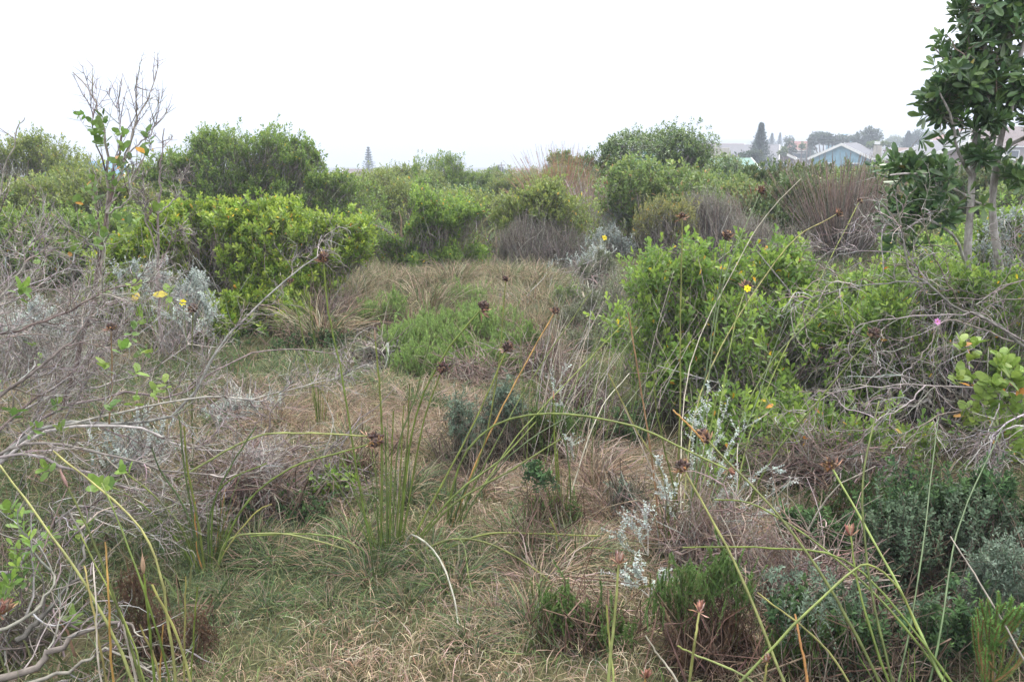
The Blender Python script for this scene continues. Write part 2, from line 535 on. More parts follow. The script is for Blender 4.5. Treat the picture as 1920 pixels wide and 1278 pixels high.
def sheet(name, xs, ys, zf, mat):
    X, Y = np.meshgrid(xs, ys)
    Z = zf(X, Y)
    g = Geo()
    nx, ny = len(xs), len(ys)
    i = np.arange(nx - 1)[None] + np.arange(ny - 1)[:, None] * nx
    Q = np.stack([i, i + 1, i + 1 + nx, i + nx], -1).reshape(-1, 4)
    g.add(np.stack([X, Y, Z], -1).reshape(-1, 3), None, Q)
    return g.build(name, mat)

def gaxis(lo, hi, step, far, k=1.22):
    a = list(np.arange(lo, hi + 1e-6, step))
    s = step
    v = hi
    while v < far: s *= k; v += s; a.append(v)
    s = step; v = lo; b = []
    while v > -far: s *= k; v -= s; b.append(v)
    return np.array(b[::-1] + a)

def land(x, y):
    z = gz(x, y)
    f = smooth(y, 320, 1000)
    right = smooth(x / np.maximum(y, 1), .10, .22)
    z = z * (1 - f) + f * (-27 + right * 26)         # falls to the bay, plain continues on the right
    bare = (np.abs(x) < 60) & (y > -20) & (y < 60)
    return z

gr = sheet('ground', gaxis(-14, 14, .22, 4200), gaxis(-3, 18, .22, 4300), land, ground_mat())
tag(gr, kind='structure')

def water_mat():
    m, t, o = _mat('sea_water')
    p = t.nodes.new('ShaderNodeBsdfPrincipled')
    p.inputs['Base Color'].default_value = (.06, .085, .11, 1); p.inputs['Roughness'].default_value = .35
    tc = t.nodes.new('ShaderNodeTexCoord')
    n = t.nodes.new('ShaderNodeTexNoise'); n.inputs['Scale'].default_value = .05; n.inputs['Detail'].default_value = 6
    t.links.new(tc.outputs['Object'], n.inputs['Vector'])
    b = t.nodes.new('ShaderNodeBump'); b.inputs['Strength'].default_value = .5; b.inputs['Distance'].default_value = 2
    t.links.new(n.outputs['Fac'], b.inputs['Height']); t.links.new(b.outputs[0], p.inputs['Normal'])
    t.links.new(p.outputs[0], o.inputs['Surface'])
    return m
sea = sheet('sea', np.linspace(-4200, 4200, 30), np.linspace(450, 4300, 20), lambda X, Y: X * 0 - 21.0, water_mat())
tag(sea, kind='structure')

def hills(name, cx, cy, amp, w, seed):
    rng = np.random.default_rng(seed)
    xs = np.linspace(-w, w, 90); ys = np.linspace(-w * .35, w * .35, 24)
    nz = Noise(rng, 5.0 / w)
    def zf(X, Y):
        P = np.stack([X, Y, X * 0], -1).reshape(-1, 3)
        n = nz(P).reshape(X.shape)
        env = np.cos(np.clip(X / w, -1, 1) * math.pi / 2) ** 1.5 * np.cos(np.clip(Y / (w * .35), -1, 1) * math.pi / 2)
        return env * amp * (1 + .25 * n) - 3
    o = sheet(name, xs, ys, zf, flat_mat('hill_scrub', (.07, .09, .05), .95, .4, .02))
    o.location = (cx, cy, -3)
    tag(o, kind='structure')
hills('hills', 800, 1330, 36, 480, 3)
hills('hills', 640, 1100, 15, 300, 4)

# ---------------------------------------------------------------- species
GB = [(.20, .175, .16, 2), (.28, .255, .24, 2), (.14, .115, .10, 1)]
S = {}
S['bright'] = dict(L=.043, W=.020, m=11, slen=.085, pal=[(.15, .235, .035, 4), (.20, .27, .045, 3), (.095, .17, .03, 2)],
                   tip=(.30, .36, .05), odd=([(.55, .38, .03, 2), (.50, .24, .05, 1)], .012), mat='leaf', ang=(68, 20))
S['bright2'] = dict(S['bright'], L=.040, W=.019, m=9, slen=.11, pal=[(.115, .20, .04, 4), (.16, .24, .05, 3), (.075, .14, .035, 3)], tip=(.25, .34, .06))
S['airy'] = dict(S['bright2'], slen=.17, m=12, L=.042, W=.020, twigs=1.0, twiglen=.22, twigr=.002, ang=(62, 18), limbs=110, bark=GB)
S['green'] = dict(L=.05, W=.024, m=8, slen=.10, tm='far', pal=[(.105, .175, .04, 4), (.145, .22, .05, 3), (.075, .13, .035, 2)], tip=(.22, .28, .06),
                  odd=([(.45, .33, .05, 1)], .008), ang=(68, 20))
S['olive'] = dict(L=.05, W=.024, m=7, slen=.12, tm='far', pal=[(.14, .19, .055, 4), (.185, .225, .065, 3), (.10, .14, .045, 3)], tip=(.25, .28, .07),
                  odd=([(.40, .28, .06, 1)], .01), ang=(60, 18))
S['yellowish'] = dict(L=.035, W=.014, m=9, slen=.12, tm='far', pal=[(.15, .17, .065, 3), (.19, .20, .07, 2), (.13, .14, .06, 2)], tip=(.25, .24, .07),
                      odd=([(.45, .28, .05, 1)], .03), ang=(60, 20), bark=GB)
S['darkgreen'] = dict(L=.06, W=.030, m=8, slen=.10, tm='far', pal=[(.055, .11, .035, 4), (.08, .145, .04, 3), (.04, .08, .03, 2)], tip=(.13, .19, .05),
                      mat='gloss', ang=(75, 25))
S['teal'] = dict(S['darkgreen'], pal=[(.03, .09, .055, 3), (.045, .12, .07, 2)], tip=(.05, .14, .08))
S['greyolive'] = dict(L=.03, W=.010, m=10, slen=.13, tm='far', pal=[(.13, .15, .09, 3), (.17, .18, .12, 2), (.10, .12, .07, 2)], ang=(55, 20), bark=GB)
S['feather'] = dict(limb=.0035, L=.022, W=.0055, m=34, slen=.10, tm='needle', pal=[(.15, .235, .07, 4), (.19, .275, .085, 3), (.12, .18, .06, 2)], tip=(.24, .33, .10),
                    mat='needle', ang=(48, 18), bark=[(.16, .12, .09, 1), (.22, .17, .13, 1)], twigr=.0016, twiglen=.12, extra=False)
S['heath'] = dict(limb=.0035, L=.012, W=.0042, m=56, slen=.10, tm='needle', pal=[(.075, .135, .04, 4), (.10, .17, .05, 3), (.12, .12, .045, 1.5)], tip=(.12, .20, .06),
                  mat='needle', ang=(38, 20), bark=[(.09, .06, .045, 2), (.13, .085, .065, 1)], twigr=.0012, twiglen=.16, extra=False, limbs=60)
S['heathdry'] = dict(S['heath'], pal=[(.12, .065, .045, 2), (.09, .06, .045, 2), (.09, .10, .045, 1)], tip=(.14, .09, .055), L=.009)
S['greygreen'] = dict(limb=.0035, L=.016, W=.006, m=26, slen=.11, tm='far', pal=[(.12, .17, .12, 3), (.17, .22, .165, 2), (.085, .125, .085, 2)], tip=(.24, .30, .24),
                      mat='silver', ang=(62, 30), bark=[(.12, .10, .08, 1)], twigr=.0018, extra=False)
S['silver'] = dict(limb=.0035, L=.014, W=.009, m=22, slen=.11, tm='round', pal=[(.42, .47, .45, 3), (.33, .38, .36, 2), (.25, .29, .26, 1)], tip=(.52, .56, .54),
                   mat='silver', ang=(70, 35), bark=[(.25, .22, .20, 1), (.34, .31, .29, 1)], twigr=.0018, extra=False)
S['silverfar'] = dict(S['silver'], L=.03, W=.016, m=12, slen=.16, tm='far', pal=[(.30, .34, .33, 3), (.23, .265, .25, 2), (.18, .20, .18, 1)], tip=(.38, .42, .41))
S['bluegreen'] = dict(limb=.0035, L=.018, W=.008, m=20, slen=.11, tm='round', pal=[(.075, .115, .07, 4), (.10, .145, .09, 2), (.06, .085, .055, 2)], tip=(.12, .17, .11),
                      mat='silver', ang=(65, 30), bark=[(.12, .09, .07, 1)], extra=False)
S['twiggy'] = dict(L=.02, W=.006, m=6, slen=.16, tm='far', pal=[(.22, .20, .17, 3), (.17, .155, .14, 3), (.15, .17, .09, 2)], ang=(45, 15), bark=GB, twigr=.003, twiglen=.3, limbs=120)
S['brush'] = dict(S['twiggy'], bark=[(.24, .19, .17, 2), (.19, .135, .115, 2), (.28, .25, .23, 1)], L=.012, W=.004, twigr=.0016, twiglen=.2, limb=.0035, slen=.1, pal=[(.20, .16, .13, 3), (.14, .11, .09, 3), (.13, .14, .08, 1)])
S['herb'] = dict(S['bluegreen'], L=.022, W=.009, pal=[(.05, .095, .045, 4), (.075, .13, .05, 2), (.04, .07, .04, 2)], tip=(.10, .17, .06))
S['thicket'] = dict(S['darkgreen'], pal=[(.085, .15, .045, 4), (.12, .185, .055, 3), (.065, .115, .04, 2)], tip=(.19, .24, .06))
S['farleaf'] = dict(L=.085, W=.045, m=6, slen=.14, tm='far', pal=[(.105, .165, .05, 4), (.15, .205, .06, 3), (.08, .125, .04, 3)], tip=(.21, .26, .07),
                    odd=([(.3, .2, .1, 1)], .02), ang=(65, 20), twigs=.5, twigr=.004)

def rngs(k): return np.random.default_rng(k)

def shrub(name, label, sp, Y, blobs, seed, cat='shrub', dy=None, **kw):
    lobes = [pxl(b[0], b[1], b[2], b[3], (b[4] if len(b) > 4 else Y), dy) for b in blobs]
    if Y < 4.6: kw.setdefault('limb', .0035)
    return lobeshrub(name, label, cat, lobes, S[sp], rngs(seed), **kw)

# ---- left side and back left
shrub('leafy_shrub', 'bright yellow-green rounded shrub, nearest full bush behind the bare grey branches', 'bright', 8.0,
      [(400, 605, 100, 38, 7.3), (520, 600, 80, 36, 7.3), (500, 560, 120, 60, 7.9), (350, 560, 90, 60, 7.9), (335, 500, 115, 105), (440, 485, 120, 105), (560, 500, 115, 95), (640, 470, 62, 52), (395, 425, 85, 42), (530, 430, 95, 42),
       (265, 545, 70, 85), (430, 585, 130, 65), (590, 545, 60, 50, 7.8)], 21, spacing=.062, layers=2.3, split=5, bump=.15, hole=-1.2, sprig=.5)
shrub('tall_shrub', 'tall olive green shrub with ragged top against the sky, behind the bright yellow-green shrub', 'green', 13.5,
      [(420, 330, 110, 85), (340, 350, 80, 70), (530, 335, 90, 72), (600, 350, 55, 45), (400, 285, 60, 38), (490, 285, 60, 38), (560, 292, 50, 34), (330, 400, 110, 60), (600, 410, 110, 70)],
      22, spacing=.095, layers=1.9, bump=.28, hole=-.5, limb=.03, root=(at(450, 420, 13.5)), sprig=.1)
shrub('tall_shrub', 'grey-olive shrub rising highest at the left edge of the view', 'olive', 15.0,
      [(20, 330, 80, 75), (90, 360, 80, 55), (30, 285, 50, 30), (130, 345, 60, 40)], 23, spacing=.11, bump=.28, hole=-.5, limb=.03)
shrub('leafy_shrub', 'olive shrub sloping down to the blue roof at the left', 'olive', 12.5,
      [(190, 385, 90, 60), (110, 420, 100, 60), (250, 390, 60, 60), (40, 430, 90, 60)], 24, spacing=.095)
shrub('leafy_shrub', 'mid green shrub low at the left edge behind the grey branches', 'green', 9.5,
      [(30, 500, 90, 80), (120, 480, 90, 70), (200, 470, 70, 60), (-70, 480, 80, 90)], 25, spacing=.085)
shrub('silver_shrub', 'silvery shrub between the bright green shrub and the bare grey branches', 'silver', 6.6,
      [(260, 515, 55, 30), (330, 575, 55, 55), (250, 560, 50, 45), (375, 560, 25, 65), (300, 620, 60, 35)], 26, spacing=.06, layers=1.3, hole=-.35)
shrub('silver_shrub', 'pale silver shrub low at the left edge under the bare branches', 'silver', 6.0,
      [(20, 600, 70, 55), (100, 620, 60, 40)], 27, spacing=.07, layers=1.0, hole=-.3)
shrub('silver_shrub', 'small whitish cushion in the straw left of the sedge clump', 'silver', 4.9,
      [(445, 780, 50, 26)], 28, spacing=.04, layers=1.3)
shrub('silver_shrub', 'small silvery cushion beneath the lowest bare branches', 'silver', 4.15, [(265, 840, 45, 45)], 29, spacing=.05, layers=1.0)

# ---- middle distance
shrub('leafy_shrub', 'deep green rounded shrub with dark open base at the far end of the clearing', 'bright2', 10.7,
      [(800, 480, 70, 34, 10.5), (875, 482, 50, 30, 10.5), (770, 430, 80, 58), (850, 430, 75, 55), (810, 410, 85, 42), (745, 470, 48, 35), (885, 480, 48, 42), (720, 420, 40, 40), (760, 492, 28, 20, 11.2)],
      31, spacing=.075, layers=2.0, bump=.2, hole=-.6, limb=.02, root=at(810, 515, 10.8))
shrub('leafy_shrub', 'olive yellow shrub filling the gap left of the deep green shrub', 'olive', 15.0,
      [(660, 390, 60, 50), (720, 375, 70, 40), (640, 440, 60, 50), (690, 430, 50, 50)], 32, spacing=.1)
shrub('leafy_shrub', 'yellow tipped low shrub directly behind the deep green shrub', 'olive', 14.6,
      [(850, 385, 80, 28), (920, 395, 60, 32), (780, 390, 60, 28)], 33, spacing=.095)
shrub('leafy_shrub', 'flat topped shrub with green cap over bare grey stems beside the deep green shrub', 'olive', 11.2,
      [(1010, 385, 62, 32), (960, 400, 40, 28), (1060, 405, 45, 30), (1020, 362, 35, 16)], 34, spacing=.08, root=at(1010, 480, 11.2), hole=-.5)
shrub('twiggy_shrub', 'grey leafless brush beneath the flat green cap', 'twiggy', 10.9,
      [(1000, 475, 60, 25), (1050, 480, 40, 20), (990, 440, 55, 50), (1060, 450, 45, 45), (930, 455, 35, 45)], 35, spacing=.075, up=.85)
shrub('leafy_shrub', 'fresh green broad leaved bush glimpsed behind the olive shrubs', 'darkgreen', 18.0,
      [(885, 368, 45, 18), (850, 372, 35, 14)], 36, spacing=.1)
S['fresh'] = dict(S['darkgreen'], pal=[(.10, .24, .05, 3), (.13, .28, .07, 2)], tip=(.16, .30, .08))
shrub('leafy_shrub', 'bluish green domed shrub beside the skyline hump', 'olive', 21.0,
      [(770, 365, 42, 35), (810, 350, 40, 26), (735, 372, 30, 25)], 37, spacing=.12)
shrub('tall_shrub', 'ragged shrub crowning the skyline hump right of the lone conifer', 'green', 22.0,
      [(820, 320, 45, 28), (850, 312, 32, 22), (795, 325, 30, 22), (865, 335, 28, 26), (830, 345, 60, 26)], 38, spacing=.13, bump=.2)
shrub('leafy_shrub', 'low rounded shrub on the left slope of the skyline hump', 'olive', 23.0,
      [(740, 330, 42, 20), (700, 345, 45, 22), (770, 318, 25, 14), (660, 350, 40, 20)], 39, spacing=.14)
shrub('tall_shrub', 'dark rounded little tree standing above the reddish restio fan', 'farleaf', 30.0,
      [(1058, 298, 26, 17), (1040, 304, 14, 12), (1083, 306, 22, 14)], 40, spacing=.15, up=.4)
shrub('tall_shrub', 'dark green domed thicket cresting the skyline right of centre', 'thicket', 19.0,
      [(1190, 300, 60, 38), (1240, 290, 60, 32), (1290, 305, 60, 32), (1150, 315, 45, 35), (1200, 345, 80, 40), (1290, 345, 75, 40), (1225, 268, 42, 14), (1150, 278, 28, 16), (1275, 280, 28, 14), (1330, 300, 30, 18), (1110, 300, 20, 16)],
      41, spacing=.13, bump=.38, hole=-.4, limb=.03)
shrub('creeper', 'dark teal creeper hanging over the domed thicket', 'teal', 16.8, [(1205, 330, 26, 24), (1195, 350, 22, 18)], 42, cat='creeper', spacing=.09, up=.1)
shrub('leafy_shrub', 'yellow-orange tinted shrub below the domed thicket', 'yellowish', 11.5,
      [(1240, 405, 52, 36), (1280, 420, 45, 40), (1215, 425, 40, 32)], 43, spacing=.085)
shrub('twiggy_shrub', 'grey wispy brush between the yellowish shrub and the brown restio fan', 'twiggy', 11.8,
      [(1340, 400, 45, 45), (1370, 430, 35, 40), (1310, 380, 30, 25)], 44, spacing=.08, up=.85)
shrub('leafy_shrub', 'olive shrub with greenish top above the grey wispy brush', 'olive', 14.5,
      [(1330, 362, 60, 26), (1390, 370, 45, 22), (1270, 372, 40, 18)], 45, spacing=.1)
shrub('twiggy_shrub', 'lilac grey dry brush at the left foot of the brown restio fan', 'twiggy', 9.2,
      [(1430, 450, 45, 40), (1480, 470, 40, 30), (1400, 430, 30, 30)], 46, spacing=.07, up=.8)
shrub('silver_shrub', 'silver grey shrub patch beyond the right end of the clearing', 'silverfar', 12.0,
      [(1140, 440, 38, 24), (1110, 455, 28, 20), (1165, 460, 28, 22)], 47, spacing=.09, layers=1.6)
shrub('silver_shrub', 'dark grey leafy mound behind the silver grey patch', 'silverfar', 13.0,
      [(1140, 405, 38, 20), (1115, 415, 30, 15)], 48, spacing=.09, layers=1.4, hole=-.3)
shrub('silver_shrub', 'low silvery cushion at the right end of the tan grass', 'silver', 10.3,
      [(1060, 515, 38, 14), (1095, 498, 28, 16), (1035, 522, 20, 10), (1120, 480, 26, 16)], 49, spacing=.07)
shrub('silver_shrub', 'tiny silver cushion left under the deep green shrub', 'silver', 10.6, [(765, 518, 26, 11), (738, 524, 14, 8)], 50, spacing=.06)
shrub('silver_shrub', 'tiny silver cushion right under the deep green shrub', 'silver', 10.6, [(865, 513, 19, 14)], 51, spacing=.055)
shrub('leafy_shrub', 'loose pale green bush left of the big right hand shrub', 'greyolive', 8.8,
      [(1125, 510, 45, 50, 8.4), (1120, 590, 45, 50, 7.6), (1150, 650, 40, 50, 6.8), (1080, 600, 30, 35, 7.4), (1090, 650, 30, 35, 6.6), (1160, 560, 30, 50, 7.0), (1060, 560, 26, 26, 8.0)], 52, spacing=.07, layers=2.0)

# ---- feathery light green mounds in the clearing
k = 'light green feathery shrublets in the clearing'
shrub('feathery_shrub', 'widest light green feathery mound in the middle of the clearing', 'feather', 6.1,
      [(790, 628, 58, 26, 6.4), (850, 640, 60, 30, 6.3), (760, 655, 42, 28), (905, 612, 45, 28, 6.5), (830, 682, 50, 28, 5.8), (915, 662, 45, 30), (955, 636, 30, 28, 6.4), (770, 684, 35, 24, 5.8), (900, 690, 40, 22, 5.8), (740, 640, 34, 26, 6.5), (820, 604, 44, 22, 6.9), (880, 596, 40, 20, 7.0), (960, 690, 34, 22, 5.9)], 61, spacing=.05, layers=2.0, group=k, up=.8, bump=.06)
shrub('feathery_shrub', 'deeper green feathery mound at the right end of the widest mound', 'feather', 6.2,
      [(990, 625, 34, 28), (1005, 655, 28, 26)], 62, spacing=.05, layers=1.8, group=k, up=.8, bump=.06)
shrub('feathery_shrub', 'feathery mound at the left, close to the bright green shrub', 'feather', 7.2,
      [(740, 570, 26, 22), (700, 584, 28, 24), (680, 600, 24, 20)], 63, spacing=.055, layers=1.6, group=k, up=.8, bump=.06)
shrub('feathery_shrub', 'farthest feathery mound before the tan grass', 'feather', 8.2,
      [(855, 552, 34, 20), (890, 560, 26, 17)], 64, spacing=.06, layers=1.5, group=k, up=.8, bump=.06)
shrub('feathery_shrub', 'small feathery mound near the low silvery cushion at the right', 'feather', 8.0,
      [(1065, 555, 34, 22), (1090, 565, 18, 16)], 65, spacing=.06, layers=1.4, group=k, up=.8, bump=.06)
shrub('feathery_shrub', 'feathery tuft above the widest mound amid tan grass', 'feather', 7.2,
      [(890, 588, 36, 18), (950, 592, 24, 16)], 66, spacing=.06, layers=1.4, group=k, up=.8, bump=.05)
shrub('feathery_shrub', 'lone light green tuft in the straw nearest to the camera', 'feather', 5.35,
      [(690, 735, 22, 16)], 67, spacing=.04, layers=1.6, group=k, up=.8, bump=.03)
shrub('feathery_shrub', 'small feathery tuft at the left foot of the widest mound', 'feather', 5.8,
      [(690, 692, 24, 18), (710, 682, 14, 12)], 68, spacing=.045, layers=1.3, group=k, up=.8, bump=.03)
shrub('grey_herb', 'dull grey green low herb patch left of the widest feathery mound', 'greygreen', 6.6,
      [(640, 680, 50, 14), (600, 690, 40, 12)], 69, cat='herb', spacing=.06, layers=1.2)
# ---- grey green and heath bushes in the clearing
shrub('grey_herb', 'upright grey-green leafy plant in the middle of the clearing', 'greygreen', 4.25,
      [(945, 750, 30, 32), (930, 785, 30, 25), (970, 770, 20, 25)], 71, cat='herb', spacing=.042, layers=1.6, up=.5, bump=.05, sprig=.35)
shrub('grey_herb', 'dark grey-green plant just left of the upright leafy one', 'greygreen', 4.05,
      [(870, 790, 30, 26), (880, 835, 22, 35), (865, 760, 22, 14)], 72, cat='herb', spacing=.042, layers=1.4, up=.5, bump=.05, sprig=.35)
shrub('heath_bush', 'green heath bush behind the grey-green plants in the clearing', 'heath', 4.35,
      [(1000, 810, 48, 32), (960, 820, 30, 25), (1050, 790, 32, 28), (1010, 780, 25, 20)], 73, spacing=.035, layers=1.6, up=.8, bump=.03)
shrub('heath_bush', 'small heath bush around the foot of the slim sedge clump', 'heath', 3.45,
      [(1070, 965, 22, 25), (1015, 960, 24, 24), (1040, 985, 30, 15)], 74, spacing=.032, layers=1.4, up=.8, bump=.02)
shrub('leafy_shrub', 'low yellow-green bushlet left of the main sedge tussock', 'bright2', 3.75,
      [(630, 905, 40, 26), (600, 925, 25, 18)], 75, spacing=.05, layers=1.2, bump=.02)
shrub('heath_bush', 'grassy green clump behind the low yellow-green bushlet', 'heath', 3.95,
      [(665, 875, 30, 22), (690, 890, 20, 16)], 76, spacing=.032, layers=1.5, up=.85, bump=.02)
shrub('grey_herb', 'little grey-green plant near the right hand silver sprigs', 'greygreen', 3.6,
      [(1172, 925, 18, 24), (1180, 950, 20, 15)], 77, cat='herb', spacing=.035, layers=1.4, up=.7, bump=.02)
shrub('twiggy_shrub', 'dark brown dry brush at the right edge of the clearing', 'brush', 5.0,
      [(1090, 720, 45, 45), (1060, 680, 40, 30), (1130, 770, 35, 40)], 78, spacing=.06, layers=1.2, up=.8)
shrub('twiggy_shrub', 'grey brown brush under the front of the widest feathery mound', 'brush', 5.6,
      [(800, 705, 50, 16), (880, 705, 50, 18), (950, 700, 40, 20)], 79, spacing=.06, layers=1.0)

# ---- the big right hand shrub and neighbours
shrub('leafy_shrub', 'large light green shrub dominating the right of the clearing', 'airy', 5.2,
      [(1225, 515, 60, 50, 5.3), (1290, 505, 60, 45, 5.4), (1200, 600, 60, 70), (1290, 590, 90, 75), (1390, 620, 95, 75), (1250, 690, 85, 60, 4.9), (1370, 710, 95, 60, 4.9),
       (1480, 660, 90, 70), (1500, 740, 90, 60, 4.9), (1560, 620, 80, 60), (1440, 560, 80, 55, 5.6), (1350, 530, 60, 45, 5.5), (1400, 505, 60, 40, 5.6), (1475, 515, 60, 42, 5.6), (1370, 790, 80, 40, 4.6), (1470, 800, 80, 40, 4.5), (1560, 800, 70, 50, 4.5), (1180, 650, 45, 60), (1600, 700, 70, 60)],
      81, spacing=.078, layers=1.5, bump=.13, hole=-.12, bfreq=6.5, dy=.40, split=3, shell=.9, sprig=.45, low=-.8)
shrub('leafy_shrub', 'yellow-green shrub between the large right shrub and the brown restio fan', 'bright2', 6.6,
      [(1560, 550, 70, 36), (1490, 535, 60, 36), (1640, 550, 60, 36), (1700, 540, 60, 40), (1420, 500, 50, 36), (1760, 530, 60, 40)], 82, spacing=.068, layers=1.9, bump=.06, hole=-.5)
shrub('leafy_shrub', 'green shrub under the bare white twigs at the right edge', 'airy', 5.0,
      [(1680, 650, 80, 70), (1770, 620, 80, 60), (1850, 700, 90, 80), (1760, 720, 90, 70), (1660, 740, 80, 60), (1910, 620, 70, 70), (1860, 800, 90, 60, 4.6), (1740, 810, 90, 45, 4.6), (1640, 620, 70, 60), (1720, 560, 70, 45), (1820, 560, 80, 45), (1900, 570, 80, 50), (1640, 830, 70, 40, 4.4)],
      83, spacing=.078, layers=1.9, bump=.10, hole=-.25, bfreq=6, dy=.35, split=4, shell=.7, sprig=.3)
shrub('leafy_shrub', 'yellowish green leafy shrub at the right edge behind the pale trunks', 'bright2', 7.5,
      [(1890, 430, 70, 50), (1790, 500, 80, 50), (1900, 520, 70, 50), (1960, 450, 60, 70), (1730, 520, 50, 40)], 84, spacing=.075, bump=.08)
shrub('silver_shrub', 'greyish shrub behind the second pale trunk', 'silverfar', 7.0,
      [(1900, 420, 40, 35), (1880, 470, 45, 30)], 85, spacing=.09, layers=.9, hole=-.2)
shrub('silver_shrub', 'grey silvery foliage patch inside the large right shrub', 'silver', 5.9,
      [(1330, 530, 45, 30), (1370, 510, 30, 25)], 86, spacing=.06, layers=1.0, hole=-.2)
shrub('leafy_shrub', 'leggy dark leaved shrub in shade at the lower right edge', 'bright2', 4.2,
      [(1880, 880, 70, 50), (1800, 870, 60, 40), (1700, 850, 60, 35)], 87, spacing=.07, layers=1.4, hole=-.3)
# front right herbs
shrub('grey_herb', 'blue-green herb mass in the shade at the lower right', 'bluegreen', 2.9,
      [(1700, 1010, 50, 60), (1760, 1060, 60, 60), (1660, 1080, 50, 50), (1830, 980, 50, 50)], 91, cat='herb', spacing=.05, layers=1.6, bump=.04)
shrub('silver_shrub', 'grey-blue leafy bush at the lower right corner', 'greygreen', 2.5,
      [(1880, 1070, 50, 60), (1900, 1150, 60, 60), (1850, 1130, 40, 50)], 92, spacing=.042, layers=1.7, up=.7, bump=.03)
shrub('grey_herb', 'low blue-green herb between the lower right reed stems', 'bluegreen', 2.42,
      [(1720, 1180, 50, 45), (1640, 1210, 45, 35), (1580, 1120, 40, 30)], 93, cat='herb', spacing=.045, layers=1.4, bump=.03)
shrub('grey_herb', 'greyish herb on the ground at the bottom edge, right of the heath bush', 'greygreen', 2.3,
      [(1600, 1255, 40, 22), (1500, 1090, 28, 30)], 94, cat='herb', spacing=.04, layers=1.2)
shrub('heath_bush', 'heath bush with green tips over dark brown stems at the bottom', 'heath', 2.42,
      [(1310, 1090, 75, 40), (1380, 1080, 45, 40), (1250, 1120, 50, 26), (1350, 1050, 36, 22)], 95, spacing=.042, layers=1.1, up=.85, bump=.02, root=at(1310, 1230, 2.4))
shrub('heath_bush', 'small bright heath bush left of the brown stemmed one', 'heath', 2.5,
      [(1045, 1120, 28, 28), (1055, 1160, 35, 30), (1130, 1170, 50, 30), (1120, 1225, 50, 30)], 96, spacing=.034, layers=1.4, up=.85, bump=.02)
shrub('heath_bush', 'yellow-green heath bush between reed stems at the bottom right', 'heath', 2.3,
      [(1540, 1170, 40, 28), (1490, 1200, 35, 30), (1500, 1240, 40, 25)], 97, spacing=.034, layers=1.5, up=.85, bump=.02)
shrub('heath_bush', 'reddish brown dry heath at the foot of the left hand bare branches', 'heathdry', 2.5,
      [(255, 1130, 30, 55), (370, 1170, 30, 25), (290, 1200, 30, 40)], 98, spacing=.034, layers=1.3, up=.85, bump=.02)
shrub('twiggy_shrub', 'dense dark brown dry brush on the near side of the bottom heath bush', 'heathdry', 2.36,
      [(1300, 1190, 60, 30), (1370, 1180, 50, 35)], 99, spacing=.04, layers=1.2, up=.8)
S['berry'] = dict(S['heath'], L=.012, pal=[(.05, .09, .03, 3), (.07, .11, .04, 2), (.35, .05, .02, .12)], tip=(.08, .13, .04))
shrub('heath_bush', 'dark green needle bush with tiny red berries under the white twigs', 'berry', 3.45,
      [(1620, 920, 70, 40), (1560, 950, 50, 35), (1680, 950, 50, 35), (1590, 1000, 60, 30)], 100, spacing=.05, layers=1.3)
shrub('leafy_shrub', 'shaded green shoots around the base of the left bare branches', 'bright2', 2.6,
      [(50, 1110, 90, 60), (120, 1050, 60, 50), (20, 1210, 90, 50), (150, 1180, 60, 50), (-60, 1120, 80, 70)], 101, spacing=.062, layers=1.3, hole=-.2, bump=.03)
shrub('leafy_shrub', 'low heathy shrub right behind the tall thin sapling', 'green', 10.5,
      [(300, 425, 60, 40), (230, 440, 50, 40)], 102, spacing=.09)

shrub('grey_herb', 'dark herb cover in the shade below the arching bleached twigs', 'herb', 3.1,
      [(1560, 1030, 60, 40), (1640, 980, 60, 40), (1720, 930, 60, 40), (1500, 970, 40, 30)], 110, cat='herb', spacing=.05, layers=1.4, bump=.03)
shrub('grey_herb', 'dark green undergrowth along the right edge above the grey-blue corner bush', 'herb', 3.0,
      [(1850, 920, 70, 50), (1920, 980, 60, 60), (1780, 990, 50, 40)], 111, cat='herb', spacing=.055, layers=1.5, bump=.04)
shrub('grey_herb', 'shaded dark herbs at the bottom edge between the heath bush and the corner', 'herb', 2.32,
      [(1620, 1180, 50, 40), (1560, 1220, 60, 40), (1700, 1240, 60, 40), (1480, 1140, 40, 40), (1780, 1180, 60, 50)], 112, cat='herb', spacing=.05, layers=1.3, bump=.03)
shrub('twiggy_shrub', 'matted reddish dry brush right of the bottom heath bush', 'brush', 2.75,
      [(1470, 1050, 50, 30), (1540, 1100, 60, 40), (1600, 1060, 50, 30), (1440, 1000, 40, 25)], 113, spacing=.045, layers=1.4, up=.5, bump=.03)
shrub('twiggy_shrub', 'dry grey brush around the foot of the silvery sprigs', 'brush', 3.1,
      [(1380, 980, 50, 30), (1260, 1000, 50, 25), (1320, 950, 60, 30)], 114, spacing=.05, layers=1.0, up=.5, bump=.03)
shrub('leafy_shrub', 'small green bushlet between the white sprigs and the shaded hollow', 'bright2', 3.7,
      [(1390, 860, 40, 28), (1345, 850, 30, 30)], 115, spacing=.06, layers=1.1, bump=.03)
shrub('grey_herb', 'grassy green shoots at the left foot of the large light green shrub', 'herb', 4.6,
      [(1130, 830, 40, 30), (1180, 800, 40, 40), (1090, 800, 30, 25)], 116, cat='herb', spacing=.055, layers=1.2, bump=.04)
shrub('grey_herb', 'dull herb patch in the turf left of the main sedge tussock', 'herb', 3.5,
      [(560, 950, 50, 14), (500, 975, 40, 12)], 117, cat='herb', spacing=.05, layers=1.0, bump=.02)
shrub('heath_bush', 'small green tuft in the straw at the lower middle of the clearing', 'herb', 3.2,
      [(1010, 880, 22, 16)], 118, spacing=.04, layers=1.0, bump=.02)

